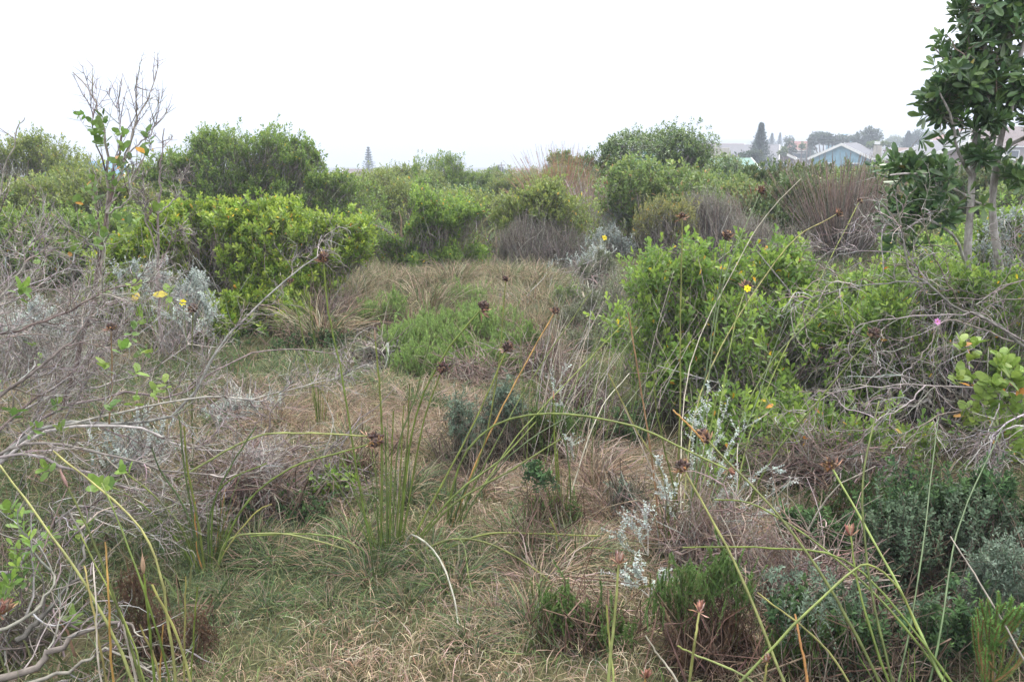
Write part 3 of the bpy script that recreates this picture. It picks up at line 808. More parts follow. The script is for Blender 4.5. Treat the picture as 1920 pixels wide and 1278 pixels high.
shrub('twiggy_shrub', 'grey leafless skirt of twigs under the right side of the bright yellow-green shrub', 'brush', 7.4,
      [(640, 560, 55, 30), (590, 590, 50, 28), (540, 620, 50, 20)], 120, spacing=.07, layers=1.2)
shrub('grey_herb', 'shaded green herbs along the foot of the bright yellow-green shrub', 'herb', 6.6,
      [(560, 650, 60, 18), (480, 660, 60, 18), (620, 635, 40, 14)], 121, cat='herb', spacing=.07, layers=1.1, bump=.03)
shrub('grey_herb', 'dull sage green patch in the tan grass under the deep green shrub', 'greygreen', 9.4,
      [(1000, 545, 40, 12), (960, 555, 30, 10)], 122, cat='herb', spacing=.08, layers=1.2, bump=.03)
shrub('grey_herb', 'weedy green patch left of the farthest feathery mound', 'herb', 8.4,
      [(790, 570, 30, 10), (760, 560, 26, 9)], 123, cat='herb', spacing=.07, layers=1.0, bump=.03)
shrub('twiggy_shrub', 'purplish brown dry brush between the feathery mounds and the thin culms', 'brush', 5.9,
      [(1020, 690, 45, 40), (1040, 640, 35, 35), (980, 720, 40, 25)], 124, spacing=.055, layers=1.2, up=.6)
shrub('twiggy_shrub', 'reddish dry tangle right behind the leaning sedge tussock', 'brush', 3.6,
      [(490, 890, 70, 35), (430, 880, 50, 30), (540, 920, 40, 25)], 125, spacing=.055, layers=1.2, up=.3, bump=.03)
shrub('leafy_shrub', 'dense low green shrub seen between the two pale trunks', 'bright2', 8.5,
      [(1700, 480, 60, 30), (1780, 460, 60, 36), (1850, 480, 60, 36), (1920, 490, 50, 40)], 126, spacing=.08, layers=2, bump=.06)

shrub('twiggy_shrub', 'dead brown tangle in the shaded hollow below the large light green shrub', 'brush', 3.95,
      [(1500, 860, 60, 30), (1600, 865, 60, 35), (1690, 860, 60, 30), (1430, 850, 40, 25)], 130, spacing=.055, layers=1.5, up=.4)
shrub('leafy_shrub', 'sparse low green shoots in the shaded hollow below the large light green shrub', 'airy', 4.1,
      [(1480, 830, 60, 35), (1590, 830, 60, 40), (1700, 840, 50, 35), (1410, 830, 40, 30)], 131, spacing=.085, layers=1.0, hole=-.2)

shrub('heath_bush', 'soft green needle bush left of the thin culms, below the feathery mounds', 'heath', 5.3,
      [(1010, 745, 40, 26), (1060, 760, 36, 26), (1110, 740, 36, 34)], 140, spacing=.045, layers=1.5, bump=.04)
shrub('grey_herb', 'greyish green weeds at the foot of the widest feathery mound, left side', 'greyolive', 6.0,
      [(700, 660, 40, 16), (730, 700, 34, 14)], 141, cat='herb', spacing=.06, layers=1.2, bump=.03)
shrub('grey_herb', 'olive weeds in the tan grass between the two farthest feathery mounds', 'greyolive', 8.6,
      [(970, 560, 36, 14), (930, 575, 30, 12), (1010, 585, 30, 14, 7.8)], 142, cat='herb', spacing=.07, layers=1.3, bump=.03)

# conifer-like heath shoots at the bottom right corner
def fir_heath(base, h, seed):
    rng = rngs(seed); root = gp(*base)
    e = thing('heath_bush', 'stout bright green conifer-like heath plant in the bottom right corner', 'shrub', root)
    f = Geo(); b = Geo()
    n = 26
    t = rng.uniform(.15, 1, n)
    P0 = root + np.stack([rng.normal(0, .008, n), rng.normal(0, .008, n), t * h * .8], -1)
    ph = rng.uniform(0, 6.28, n); D = np.stack([np.cos(ph) * .8, np.sin(ph) * .8, np.ones(n)], -1)
    P0[-1] = root; D[-1] = (0, 0, 1)
    L = (.2 * (1.25 - t)) + .05; L[-1] = h
    Q = wander(rng, P0, D, L, 8, .08, .22)
    tubes(b, Q, .004 * np.linspace(1, .5, 8)[None] * np.ones((n, 1)), 5, pal(rng, [(.20, .12, .06, 1)], n))
    for k in range(1, 8):
        for j in range(3):
            T = Q[:, k] * (1 - j / 3) + Q[:, k - 1] * (j / 3)
            A = nrm(Q[:, k] - Q[:, k - 1])
            shoots(f, rng, T, A, dict(L=.012, W=.0035, m=26, slen=.03, tm='needle', ang=(48, 30), pal=[(.10, .20, .05, 3), (.13, .25, .06, 2)], tip=(.17, .29, .08)))
    f.build('foliage', M['needle'], e, root); b.build('branches', M['twig'], e, root)
fir_heath((1850, 1340), .38, 7)

# ---- far thicket: prototypes copied over the slope
protos = []
rp = rngs(200)
for i, (sp, w, h) in enumerate([('farleaf', 1.5, 1.5), ('farleaf', 1.1, 1.2), ('olive', 1.3, 1.3), ('greyolive', 1.0, 1.0), ('darkgreen', 1.4, 1.7), ('twiggy', 1.0, 1.0), ('yellowish', .9, .9)]):
    spd = dict(S[sp]); spd['L'] = max(spd['L'], .07); spd['W'] = max(spd['W'], .032) if sp != 'twiggy' else .01
    nl = 7
    lob = [[rp.normal(0, w * .4), 40 + rp.normal(0, w * .4), -1.0 + h * rp.uniform(.45, .95), w * .5, w * .5, h * .36] for _ in range(nl)]
    lob.append([0, 40, -1.0 + h * .4, w * .8, w * .8, h * .45])
    lb = np.array(lob); lb[:, 2] += float(gz(0, 40)) + 1.0
    o = lobeshrub('scrub_shrub', 'weathered scrub shrub of the far thicket beyond the clearing', 'shrub', lb, spd, rngs(210 + i), spacing=.15 if sp != 'twiggy' else .12,
                  layers=1.7, group='scrub shrubs of the far thicket', bump=.15, limb=.03)
    protos.append(o)
spots = []
tries = 0
while len(spots) < 235 and tries < 9000:
    tries += 1
    y = 13.0 + 62 * rp.random() ** 1.4
    x = rp.uniform(-.72, .72) * y
    if y < 17 and -.12 < x / y < .12: continue
    if y < 19.5 and -.03 < x / y < .16: continue          # open sight to the reddish restio fan
    if y < 13.2 and .28 < x / y < .5: continue
    if any((x - a) ** 2 + (y - b) ** 2 < (0.9 + .012 * y) ** 2 for a, b in spots): continue
    spots.append((x, y))
first = set()
for x, y in spots:
    i = int(rp.choice(7, p=[.30, .24, .22, .08, .12, .01, .03]))
    # keep every crown under the skyline of the photograph
    px = 960 + x / y * FPX
    lim = np.interp(px, [0, 200, 300, 660, 700, 780, 900, 1040, 1120, 1340, 1400, 1700, 1920], [325, 345, 325, 335, 328, 318, 322, 316, 312, 303, 325, 322, 330])
    ztop = EYE - (lim - 258) / FPX * y
    room = ztop - float(gz(x, y))
    s = min(rp.uniform(.8, 1.35), room / [1.75, 1.4, 1.5, 1.2, 2.0, 1.2, 1.1][i])
    if s < .3: continue
    loc = (x, y, float(gz(x, y)) - .03)
    if i not in first:
        first.add(i); protos[i].location = loc; protos[i].scale = (s, s, s); protos[i].rotation_euler = (0, 0, rp.uniform(0, 6.28))
    else:
        dup(protos[i], loc, rp.uniform(0, 6.28), (s * rp.uniform(.9, 1.15), s, s * rp.uniform(.9, 1.0)))
# hedge of stiff upright shrubs in front of the houses
sp = dict(S['darkgreen'], L=.085, W=.028, m=12, slen=.16, ang=(50, 12), pal=[(.07, .125, .04, 4), (.10, .16, .05, 3), (.17, .11, .06, 1.5)], tip=(.15, .19, .06))
for j, (px, py, w, h) in enumerate([(1400, 340, 50, 22), (1470, 338, 45, 24), (1535, 334, 45, 24), (1600, 336, 45, 24), (1660, 338, 45, 24), (1720, 350, 50, 24), (1790, 350, 50, 25), (1870, 345, 60, 28), (1500, 368, 90, 26), (1620, 362, 60, 24)]):
    lab = ['stiff upright leaved bush at the left end of the hedge before the houses', 'reddish stemmed upright bush below the white gabled far house',
           'spiky leaved bush before the blue gabled house, left half', 'spiky leaved bush before the chimney of the blue house',
           'upright bush before the long dark roof of the blue house', 'hedge bush just left of the pale trunks', 'hedge bush seen between the two pale trunks',
           'hedge bush at the right edge beyond the pale trunks', 'broad low hedge bush left behind the brown restio fan', 'broad low hedge bush right behind the brown restio fan'][j]
    Yh = 15.5 if j < 8 else 13.0
    lobes = [pxl(px, py, w * .7, h, Yh), pxl(px - w * .5, py + 8, w * .5, h * .8, Yh), pxl(px + w * .5, py + 6, w * .5, h * .8, Yh), pxl(px, py + 30, w, h, Yh)]
    lobeshrub('hedge_shrub', lab, 'shrub', lobes, sp, rngs(240 + j), spacing=.13, layers=1.6, bump=.09, up=.85)
# ---------------------------------------------------------------- bare grey shrubs, tall sapling, pale trunked tree
GREY = [(.26, .235, .225, 3), (.36, .33, .32, 2), (.19, .165, .155, 3), (.12, .095, .085, 1.5)]
def pxpoly(pts, K=10):
    """curve through (px,py,Y) points"""
    return bez([at(*p) for p in pts], K)

def rosettes(geo, rng, pts, sp, n=3, spread=.05):
    for p in pts:
        c = at(*p)
        k = n if not hasattr(n, '__len__') else rng.integers(n[0], n[1])
        T = c + rng.normal(0, spread, (k, 3)); A = nrm(rng.normal(0, .45, (k, 3)) + np.array([0, -.1, 1]))
        shoots(geo, rng, T, A, sp)

LSP = dict(L=.05, W=.028, m=6, slen=.035, pal=[(.13, .21, .04, 4), (.10, .17, .05, 2), (.19, .26, .05, 2)], ang=(75, 35), angj=16, bend=.15,
           tm='round', odd=([(.50, .28, .08, 1), (.45, .33, .06, 1)], .02))

def bare_shrub(name, label, mains, r0, levels, seed, leafpts=None, lsp=LSP, root=None, group=None, col=None):
    rng = rngs(seed)
    P = np.stack([pxpoly(m, 18) for m in mains])
    P[:, 1:] += rng.normal(0, 1, P[:, 1:].shape) * (np.asarray(r0)[:, None, None] * .28 + .0025)
    root = P[0, 0] if root is None else root
    root = np.array([root[0], root[1], float(gz(root[0], root[1]))])
    e = thing(name, label, 'shrub', root, group)
    b = Geo()
    twigs(b, rng, P, np.asarray(r0, float), levels, col or GREY, S=5)
    b.build('branches', M['twig'], e, root)
    if leafpts:
        f = Geo(); rosettes(f, rng, leafpts, lsp, (1, 3))
        f.build('foliage', M['leaf'], e, root)
    return e

# left: long grey boughs sweeping right out of a base beyond the left edge
mL = [
    [(-260, 1150, 3.2), (-60, 960, 3.3), (10, 850, 3.4), (110, 795, 3.5), (240, 795, 3.6), (345, 765, 3.7), (410, 650, 3.8), (470, 590, 3.9), (540, 520, 4.0), (600, 480, 4.1)],
    [(-200, 1100, 3.2), (-20, 880, 3.3), (120, 800, 3.4), (250, 800, 3.4), (330, 830, 3.4), (420, 845, 3.5), (500, 850, 3.5)],
    [(-200, 1100, 3.3), (60, 800, 3.6), (220, 740, 3.8), (330, 740, 3.9), (450, 670, 4.1), (540, 655, 4.3), (640, 665, 4.4)],
    [(100, 800, 3.5), (240, 770, 3.6), (380, 745, 3.7), (480, 745, 3.8), (580, 720, 3.9), (640, 702, 4.0)],
    [(-150, 1000, 3.2), (0, 1080, 3.0), (70, 1010, 3.0), (150, 950, 3.0), (230, 970, 3.0), (280, 1000, 3.0)],
    [(-150, 900, 3.2), (-20, 760, 3.3), (60, 700, 3.3), (120, 650, 3.4), (165, 600, 3.5), (190, 540, 3.6)],
    [(-150, 820, 3.2), (-60, 650, 3.2), (30, 620, 3.2), (110, 590, 3.3), (190, 550, 3.3), (280, 530, 3.4)],
    [(-100, 900, 3.4), (50, 760, 3.7), (140, 700, 3.9), (200, 640, 4.0), (270, 570, 4.2)],
    [(-120, 900, 3.3), (20, 850, 3.3), (140, 880, 3.2), (200, 900, 3.2), (300, 930, 3.2), (420, 985, 3.2)],
    [(-120, 720, 3.3), (-40, 640, 3.3), (0, 560, 3.4), (40, 510, 3.5), (60, 450, 3.6)],
    [(-120, 700, 3.5), (20, 620, 3.6), (110, 600, 3.7), (230, 570, 3.8), (310, 540, 3.9)],
    [(-60, 880, 3.1), (60, 830, 3.1), (190, 850, 3.1), (310, 880, 3.2), (450, 890, 3.3), (560, 860, 3.4)],
    [(-150, 960, 3.3), (60, 760, 3.8), (200, 720, 4.2), (290, 690, 4.5), (360, 640, 4.7)],
    [(-150, 760, 3.6), (-40, 600, 3.8), (30, 560, 4.0), (110, 510, 4.2), (160, 480, 4.3)],
]
rr = [.011, .009, .008, .006, .009, .009, .007, .008, .008, .006, .006, .007, .007, .006]
bare_shrub('bare_shrub', 'large bare grey shrub whose tangled boughs sweep in from the left edge', mL, rr,
           [dict(m=17, len=.28, r=.0030, ang=42, wig=.22, up=.03, K=8, S=4, t0=.12),
            dict(m=9, len=.15, r=.0017, ang=45, wig=.24, up=.03, K=6),
            dict(m=3, len=.09, r=.0011, ang=45, wig=.22, up=.05, K=4)], 301,
           [(180, 690, 3.3), (60, 700, 3.0), (40, 540, 3.2), (250, 620, 3.4), (280, 660, 3.5), (215, 860, 2.9), (190, 915, 2.8), (90, 885, 2.9), (20, 945, 2.9), (190, 725, 3.2),
            (240, 735, 3.3), (130, 1010, 2.9), (30, 760, 3.2), (300, 690, 3.5), (150, 960, 2.9), (70, 1080, 2.8), (110, 760, 3.3), (250, 540, 3.6), (100, 1180, 2.6), (20, 1130, 2.6)], root=at(-200, 1120, 3.2))
# dense grey haze of fine branches behind it
mB = []
rb = rngs(302)
for i in range(26):
    x0 = rb.uniform(-280, 170); y0 = rb.uniform(760, 900); Y = rb.uniform(3.8, 5.6)
    x1 = x0 + rb.uniform(20, 230); y1 = max(y0 - rb.uniform(100, 300), 560)
    mB.append([(x0, y0, Y), (x0 + (x1 - x0) * .3 + rb.normal(0, 15), y0 + (y1 - y0) * .4, Y), (x0 + (x1 - x0) * .65, y0 + (y1 - y0) * .7 + rb.normal(0, 15), Y + .1), (x1, y1, Y + .2)])
bare_shrub('bare_shrub', 'thicket of fine grey twigs standing behind the large bare shrub at the left', mB, [.006] * len(mB),
           [dict(m=10, len=.28, r=.0028, ang=38, wig=.22, up=.05, K=7), dict(m=7, len=.16, r=.0017, ang=42, wig=.2, up=.05, K=5)], 303,
           [(200, 560, 4.6), (90, 640, 4.4), (300, 650, 4.5)], root=at(40, 800, 4.6))
# ground boughs bottom left
mG = [[(-200, 1330, 2.15), (40, 1260, 2.25), (120, 1205, 2.32), (200, 1165, 2.4), (260, 1180, 2.38)], [(-100, 1300, 2.2), (100, 1270, 2.25), (200, 1220, 2.3), (300, 1260, 2.2)],
      [(-50, 1200, 2.3), (60, 1150, 2.4), (100, 1080, 2.5), (60, 1010, 2.6)], [(30, 1200, 2.4), (100, 1130, 2.5), (160, 1040, 2.65), (130, 950, 2.8)]]
bare_shrub('bare_shrub', 'pale dead bough lying on the ground in the bottom left corner', mG, [.014, .008, .007, .010],
           [dict(m=8, len=.3, r=.004, ang=45, wig=.25, up=.02, K=6), dict(m=5, len=.14, r=.0022, ang=45, wig=.2, K=5)], 304, root=gp(-100, 1290), col=[(.20, .18, .17, 3), (.14, .12, .11, 2), (.25, .23, .22, 1)])

# tall sparse sapling
tall = [
    [(120, 760, 4.2), (165, 600, 4.2), (190, 470, 4.2), (210, 340, 4.2), (232, 240, 4.2)],
    [(165, 600, 4.2), (195, 450, 4.2), (203, 330, 4.2), (195, 240, 4.2), (175, 185, 4.2), (138, 138, 4.2)],
    [(200, 400, 4.2), (235, 300, 4.25), (255, 230, 4.3), (280, 180, 4.3), (297, 125, 4.3)],
    [(205, 340, 4.2), (180, 260, 4.15), (172, 200, 4.1), (176, 150, 4.1)],
    [(232, 300, 4.2), (250, 250, 4.2), (258, 205, 4.2), (253, 170, 4.2), (262, 160, 4.2)],
    [(210, 330, 4.2), (225, 250, 4.2), (218, 185, 4.2)],
    [(215, 310, 4.2), (262, 268, 4.2), (290, 235, 4.2), (296, 160, 4.2)],
    [(200, 390, 4.2), (240, 340, 4.2), (275, 290, 4.2), (283, 265, 4.2)],
    [(190, 470, 4.2), (150, 440, 4.1), (120, 410, 4.0)],
    [(185, 480, 4.2), (180, 400, 4.1), (170, 350, 4.1)],
    [(205, 400, 4.2), (240, 375, 4.1), (244, 345, 4.1), (250, 310, 4.1)],
]
LBIG = dict(L=.046, W=.030, m=6, slen=.05, pal=[(.085, .145, .035, 3), (.12, .19, .04, 3), (.06, .105, .03, 2)], ang=(72, 30), angj=16, bend=.12,
            tm='round', odd=([(.50, .26, .08, 1)], .02))
bare_shrub('tall_sapling', 'tall thin sapling with sparse round leaves and twiggy crown against the sky', tall, [.014, .010, .007, .004, .004, .004, .005, .005, .006, .006, .005],
           [dict(m=8, len=.21, r=.0024, ang=28, wig=.09, up=.14, K=6, t0=.3), dict(m=4, len=.08, r=.0016, ang=45, wig=.2, up=.05, K=4)], 305,
           [(200, 235, 4.1), (243, 235, 4.1), (232, 200, 4.2), (208, 215, 4.1), (235, 262, 4.1), (190, 238, 4.2), (240, 285, 4.1), (215, 318, 4.1),
            (172, 345, 4.0), (180, 340, 4.0), (235, 370, 4.1), (215, 420, 4.0), (235, 420, 4.0), (150, 395, 4.0), (180, 430, 4.1), (160, 470, 4.0), (130, 470, 3.9), (100, 480, 3.9), (70, 460, 3.8), (265, 390, 4.2), (240, 390, 4.2)],
           LBIG, root=at(120, 760, 4.2))
m2 = [[(305, 640, 5.0), (295, 520, 5.0), (297, 400, 5.0), (300, 330, 5.0), (306, 240, 5.0)], [(296, 480, 5.0), (272, 400, 5.0), (268, 322, 5.0)], [(297, 400, 5.0), (330, 370, 5.0), (347, 322, 5.0)],
      [(296, 440, 5.0), (270, 395, 5.0), (255, 360, 5.0)], [(297, 500, 5.0), (330, 440, 5.0), (343, 430, 5.0)]]
bare_shrub('bare_sapling', 'slim dead sapling clotted with dark dry twigs, between the tall sapling and the tall shrub', m2, [.011, .006, .006, .005, .005],
           [dict(m=16, len=.13, r=.0028, ang=50, wig=.28, up=.08, K=6, t0=.3), dict(m=6, len=.06, r=.0018, ang=50, wig=.25, K=4)], 306, root=at(305, 640, 5.0))
m3 = [[(-60, 700, 4.5), (-20, 450, 4.5), (5, 330, 4.5), (32, 245, 4.5), (46, 220, 4.5)], [(-40, 500, 4.5), (0, 400, 4.5), (20, 300, 4.5)], [(-60, 520, 4.5), (20, 440, 4.5), (60, 380, 4.5), (70, 350, 4.5)],
      [(-40, 600, 4.4), (60, 480, 4.4), (85, 430, 4.4), (75, 345, 4.4)]]
bare_shrub('bare_sapling', 'bare forked twig rising past the skyline at the far left edge', m3, [.007, .005, .006, .006],
           [dict(m=6, len=.2, r=.0025, ang=35, wig=.18, up=.1, K=6, t0=.2), dict(m=3, len=.1, r=.0015, ang=40, wig=.2, K=4)], 307, root=at(-60, 800, 4.5))

# right: arching white-grey twigs over the shrub
mR = [
    [(2150, 820, 4.0), (1920, 650, 4.1), (1860, 600, 4.1), (1800, 580, 4.1), (1740, 530, 4.1), (1700, 500, 4.1), (1690, 420, 4.1), (1680, 360, 4.1)],
    [(2100, 760, 4.0), (1860, 600, 4.1), (1790, 590, 4.0), (1700, 595, 3.9), (1640, 600, 3.9), (1600, 620, 3.9), (1590, 655, 3.9)],
    [(1740, 530, 4.1), (1660, 530, 4.0), (1590, 540, 3.9), (1520, 560, 3.9), (1480, 590, 3.9)],
    [(2050, 760, 3.8), (1850, 730, 3.8), (1730, 722, 3.8), (1650, 725, 3.7), (1560, 735, 3.7), (1500, 780, 3.7)],
    [(1735, 722, 3.8), (1700, 760, 3.7), (1640, 790, 3.6), (1610, 830, 3.6)],
    [(2100, 900, 3.6), (1900, 770, 3.7), (1800, 770, 3.7), (1740, 790, 3.6), (1690, 850, 3.6), (1660, 930, 3.6)],
    [(1730, 720, 3.8), (1660, 690, 3.9), (1610, 665, 4.0), (1570, 690, 4.0), (1565, 720, 4.0)],
    [(1900, 640, 4.1), (1780, 600, 4.1), (1740, 650, 4.0), (1710, 690, 3.9)],
    [(2050, 560, 4.4), (1900, 560, 4.4), (1830, 590, 4.4), (1790, 640, 4.3), (1750, 700, 4.2)],
    [(1740, 530, 4.2), (1690, 480, 4.3), (1600, 468, 4.3), (1540, 465, 4.4)],
    [(1700, 440, 4.2), (1660, 420, 4.2), (1630, 400, 4.2), (1590, 425, 4.2)],
    [(1800, 570, 4.2), (1760, 500, 4.2), (1740, 440, 4.2), (1722, 380, 4.2)],
    [(2000, 800, 3.4), (1900, 800, 3.4), (1840, 840, 3.4), (1800, 900, 3.4), (1770, 960, 3.4)],
    [(2000, 740, 3.4), (1880, 800, 3.3), (1850, 870, 3.3), (1860, 940, 3.3)],
    [(2000, 600, 4.4), (1920, 500, 4.4), (1900, 440, 4.4), (1915, 370, 4.4)],
    [(1960, 520, 4.6), (1900, 530, 4.6), (1840, 560, 4.6), (1780, 560, 4.6), (1700, 590, 4.6)],
]
rr = [.009, .006, .004, .006, .004, .005, .004, .005, .005, .0035, .004, .005, .004, .004, .004, .005]
bare_shrub('bare_shrub', 'arching bleached twigs of a dead shrub spreading over the green shrub at right', mR, rr,
           [dict(m=14, len=.30, r=.0027, ang=48, wig=.24, up=-.06, K=9, S=4, t0=.1),
            dict(m=7, len=.15, r=.0016, ang=48, wig=.24, up=-.08, K=6)], 308, root=at(2100, 900, 4.0))
GREYR = rngs(1)
# fresh rosettes on the right bare shrub
def leafy_sprays(name, label, pts, seed, spp, spread=.05, n=(2, 5), mat='leaf'):
    rng = rngs(seed)
    c = np.array([at(*p) for p in pts]); root = c.mean(0); root[2] = float(gz(root[0], root[1]))
    e = thing(name, label, 'shrub', root)
    f = Geo(); b = Geo()
    rosettes(f, rng, pts, spp, n, spread)
    st = root + rng.normal(0, .05, c.shape); st[:, 2] = root[2]
    mid = (st + c) / 2 + rng.normal(0, .06, c.shape)
    P = np.stack([st, (st + mid) / 2, mid, (mid + c) / 2 + rng.normal(0, .02, c.shape), c - np.array([0, 0, .03])], 1)
    tubes(b, P, .004 * np.linspace(1, .4, 5)[None] * np.ones((len(P), 1)), 5, pal(rng, GREY, len(P)))
    f.build('foliage', M[mat], e, root); b.build('branches', M['twig'], e, root)
leafy_sprays('leafy_shrub', 'young shrub with large rounded bright leaves at right edge before the bare twigs',
             [(1855, 640, 3.6), (1830, 690, 3.6), (1880, 680, 3.6), (1860, 720, 3.6), (1900, 700, 3.6), (1840, 740, 3.6), (1900, 760, 3.6), (1880, 800, 3.6), (1910, 830, 3.6), (1850, 770, 3.6)], 309,
             dict(LBIG, L=.06, W=.038, m=7, pal=[(.13, .20, .04, 3), (.17, .24, .045, 2)]), .05, (3, 6))

# ---- pale trunked tree at the right
def pale_tree():
    rng = rngs(401)
    Y = 5.2
    root = gp(1835, 735); root = at(1825, 700, Y); root[2] = float(gz(root[0], root[1]))
    e = thing('pale_trunked_tree', 'tree with two smooth pale trunks and dark leathery leaves at the right edge', 'tree', root)
    def limb(pts, r0, r1, K=16):
        g = Geo(); P = pxpoly(pts, K); P = P + rng.normal(0, .003, P.shape)
        rad_ = np.linspace(r0, r1, K) * (1 + .06 * np.sin(np.arange(K) * 1.9))
        tubes(g, P[None], rad_[None], 10)
        return g
    t1 = limb([(1832, 720, Y), (1822, 600, Y), (1815, 480, Y), (1818, 400, Y), (1824, 320, Y), (1830, 240, Y), (1838, 160, Y), (1850, 60, Y), (1880, -60, Y)], .028, .012)
    t1.build('trunk', M['trunk'], e, root)
    t2 = limb([(1872, 720, Y), (1876, 600, Y), (1874, 510, Y), (1862, 400, Y), (1866, 330, Y), (1878, 250, Y), (1900, 160, Y), (1925, 60, Y), (1945, -60, Y)], .028, .013)
    t2.build('trunk', M['trunk'], e, root)
    L = [([(1823, 318, Y), (1860, 300, Y), (1900, 268, Y), (1960, 240, Y)], .018, .011),
         ([(1828, 300, Y), (1850, 268, Y), (1890, 220, Y - .1), (1905, 180, Y - .1)], .014, .008),
         ([(1818, 330, Y), (1795, 280, Y - .1), (1788, 240, Y - .1), (1775, 200, Y - .2), (1760, 170, Y - .2)], .010, .005),
         ([(1818, 368, Y), (1780, 350, Y - .1), (1740, 330, Y - .2), (1700, 325, Y - .3), (1670, 330, Y - .3)], .009, .005),
         ([(1818, 375, Y), (1850, 385, Y), (1868, 395, Y)], .007, .005),
         ([(1812, 500, Y), (1795, 450, Y - .1), (1760, 420, Y - .2), (1730, 410, Y - .2), (1700, 430, Y - .2)], .010, .005),
         ([(1838, 160, Y), (1800, 130, Y), (1770, 110, Y), (1750, 90, Y)], .009, .004),
         ([(1850, 60, Y), (1840, 20, Y), (1835, -20, Y)], .008, .005),
         ([(1866, 330, Y), (1885, 330, Y), (1905, 345, Y), (1950, 350, Y)], .008, .004),
         ([(1900, 160, Y), (1880, 110, Y), (1870, 60, Y), (1865, 0, Y)], .008, .004)]
    for pts, a, b_ in L:
        limb(pts, a, b_, 10).build('limb', M['trunk'], e, root)
    lob = [(1850, 20, 50, 45), (1895, 60, 60, 60), (1810, 105, 42, 30), (1860, 110, 60, 35), (1800, 150, 55, 35), (1860, 170, 60, 45), (1770, 180, 42, 32), (1915, 170, 50, 50), (1770, 215, 40, 16),
           (1850, 225, 50, 22), (1835, 290, 26, 14), (1695, 312, 32, 24), (1755, 325, 18, 16), (1720, 372, 46, 18), (1690, 405, 34, 18), (1765, 400, 26, 20), (1905, 330, 26, 22), (1700, 455, 24, 14),
           (1930, -20, 80, 50), (1980, 100, 60, 80), (1980, 230, 60, 40)]
    lobes = [pxl(a, b, c, d, Y - .1 + rng.uniform(-.12, .12), .16) for a, b, c, d in lob]
    T, N = crown_points(rng, lobes, .088, layers=1.0, shell=.7, bump=.03, bfreq=6, hole=-.7, low=-1.1, gmin=.2)
    A = nrm(N * .45 + rng.normal(0, .3, T.shape) + np.array([-.1, 0, .45]))
    sp = dict(L=.082, W=.030, m=8, slen=.045, ang=(82, 22), angj=12, bend=.12, pal=[(.05, .10, .04, 4), (.065, .13, .045, 3), (.10, .17, .045, 2), (.04, .08, .04, 2)],
              tip=(.10, .16, .04), odd=([(.28, .22, .05, 1)], .008))
    f = Geo(); shoots(f, rng, T, A, sp)
    f.build('crown', M['gloss'], e, root)
    g = Geo()
    hubs = np.array([at(a, b, Y - .05) for a, b, c, d in lob])
    for i in range(len(T)):
        pass
    d2 = ((T[:, None] - hubs[None]) ** 2).sum(-1); h = hubs[d2.argmin(1)]
    P0 = h + rng.normal(0, .02, T.shape); P3 = T - A * .03
    P = np.stack([P0, P0 * .6 + P3 * .4 + rng.normal(0, .012, T.shape), P0 * .25 + P3 * .75 + rng.normal(0, .01, T.shape), P3], 1)
    tubes(g, P, np.array([[.0045, .0038, .003, .0022]]) * np.ones((len(P), 1)), 4, pal(rng, [(.25, .22, .20, 1), (.17, .14, .12, 1)], len(P)))
    g.build('twigs', M['twig'], e, root)
pale_tree()

# fresh green basal shoots round the pale tree
# ---------------------------------------------------------------- sedges with round brown heads
REED = dict(g=[(.10, .145, .032, 3), (.13, .165, .042, 2), (.085, .115, .032, 1)], d=[(.06, .09, .035, 1), (.08, .11, .04, 1)],
            y=[(.19, .20, .075, 2), (.16, .19, .07, 1)], o=[(.34, .19, .06, 1)], p=[(.36, .32, .27, 1)], b=[(.25, .15, .08, 1)])

def seedhead(rng, tip, D, r, kind='ball'):
    """cluster of pointed husks round the stem end"""
    g = Geo()
    r = r * (1.3 if kind != 'spike' else 1.0)
    n = {'ball': 85, 'cup': 20, 'spike': 1, 'long': 70, 'small': 36}[kind]
    D = nrm(np.asarray(D, float))
    if kind == 'spike':       # closed spindle shaped bract
        L = r * 5
        t = np.linspace(0, 1, 9)
        P = tip + D * (t[:, None] * L) + perp(D)[0] * (t[:, None] ** 2 * L * .12)
        R = r * rng.uniform(.36, .5) * np.sin(np.clip(t * 1.05, 0, 1) ** .75 * math.pi).clip(.03, 1)
        tubes(g, P[None], R[None], 7, pal(rng, [(.26, .13, .085, 1), (.32, .21, .15, 1)], 1, .2))
        return g
    u = nrm(rng.normal(size=(n, 3)))
    if kind == 'cup': u = nrm(D * 1.6 + u * .55)
    else: u = nrm(u + D * .35)
    c = tip + D * r * .8
    if kind == 'long': c = c + D * rng.uniform(-.3, 1.5, (n, 1)) * r
    l = r * rng.uniform(.7, 1.15, n) * (2.0 if kind == 'cup' else 1)
    base = c - D * r * (.8 if kind == 'cup' else 0) if kind != 'long' else c
    K = 5
    t = np.linspace(0, 1, K)
    P = base[..., None, :] * np.ones((n, 1, 1)) + u[:, None] * (l[:, None, None] * (.15 + .85 * t[None, :, None]))
    R = r * .27 * np.array([.35, .9, 1, .6, .06])[None] * rng.uniform(.7, 1.2, (n, 1))
    tubes(g, P, R, 5, pal(rng, [(.07, .04, .032, 4), (.045, .027, .024, 4), (.13, .075, .045, 2), (.24, .14, .055, .6)] if kind != 'cup'
                          else [(.17, .075, .05, 3), (.25, .13, .09, 2), (.34, .25, .21, 1.5)], n, .25))
    m = 8                      # thin papery bracts between the husks
    v = nrm(rng.normal(size=(m, 3)) * .7 + D)
    leaves(g, np.repeat(tip[None], m, 0), v, rng.normal(size=(m, 3)), r * 1.9, r * .3, pal(rng, [(.32, .18, .12, 1)], m, .2), 'far')
    return g

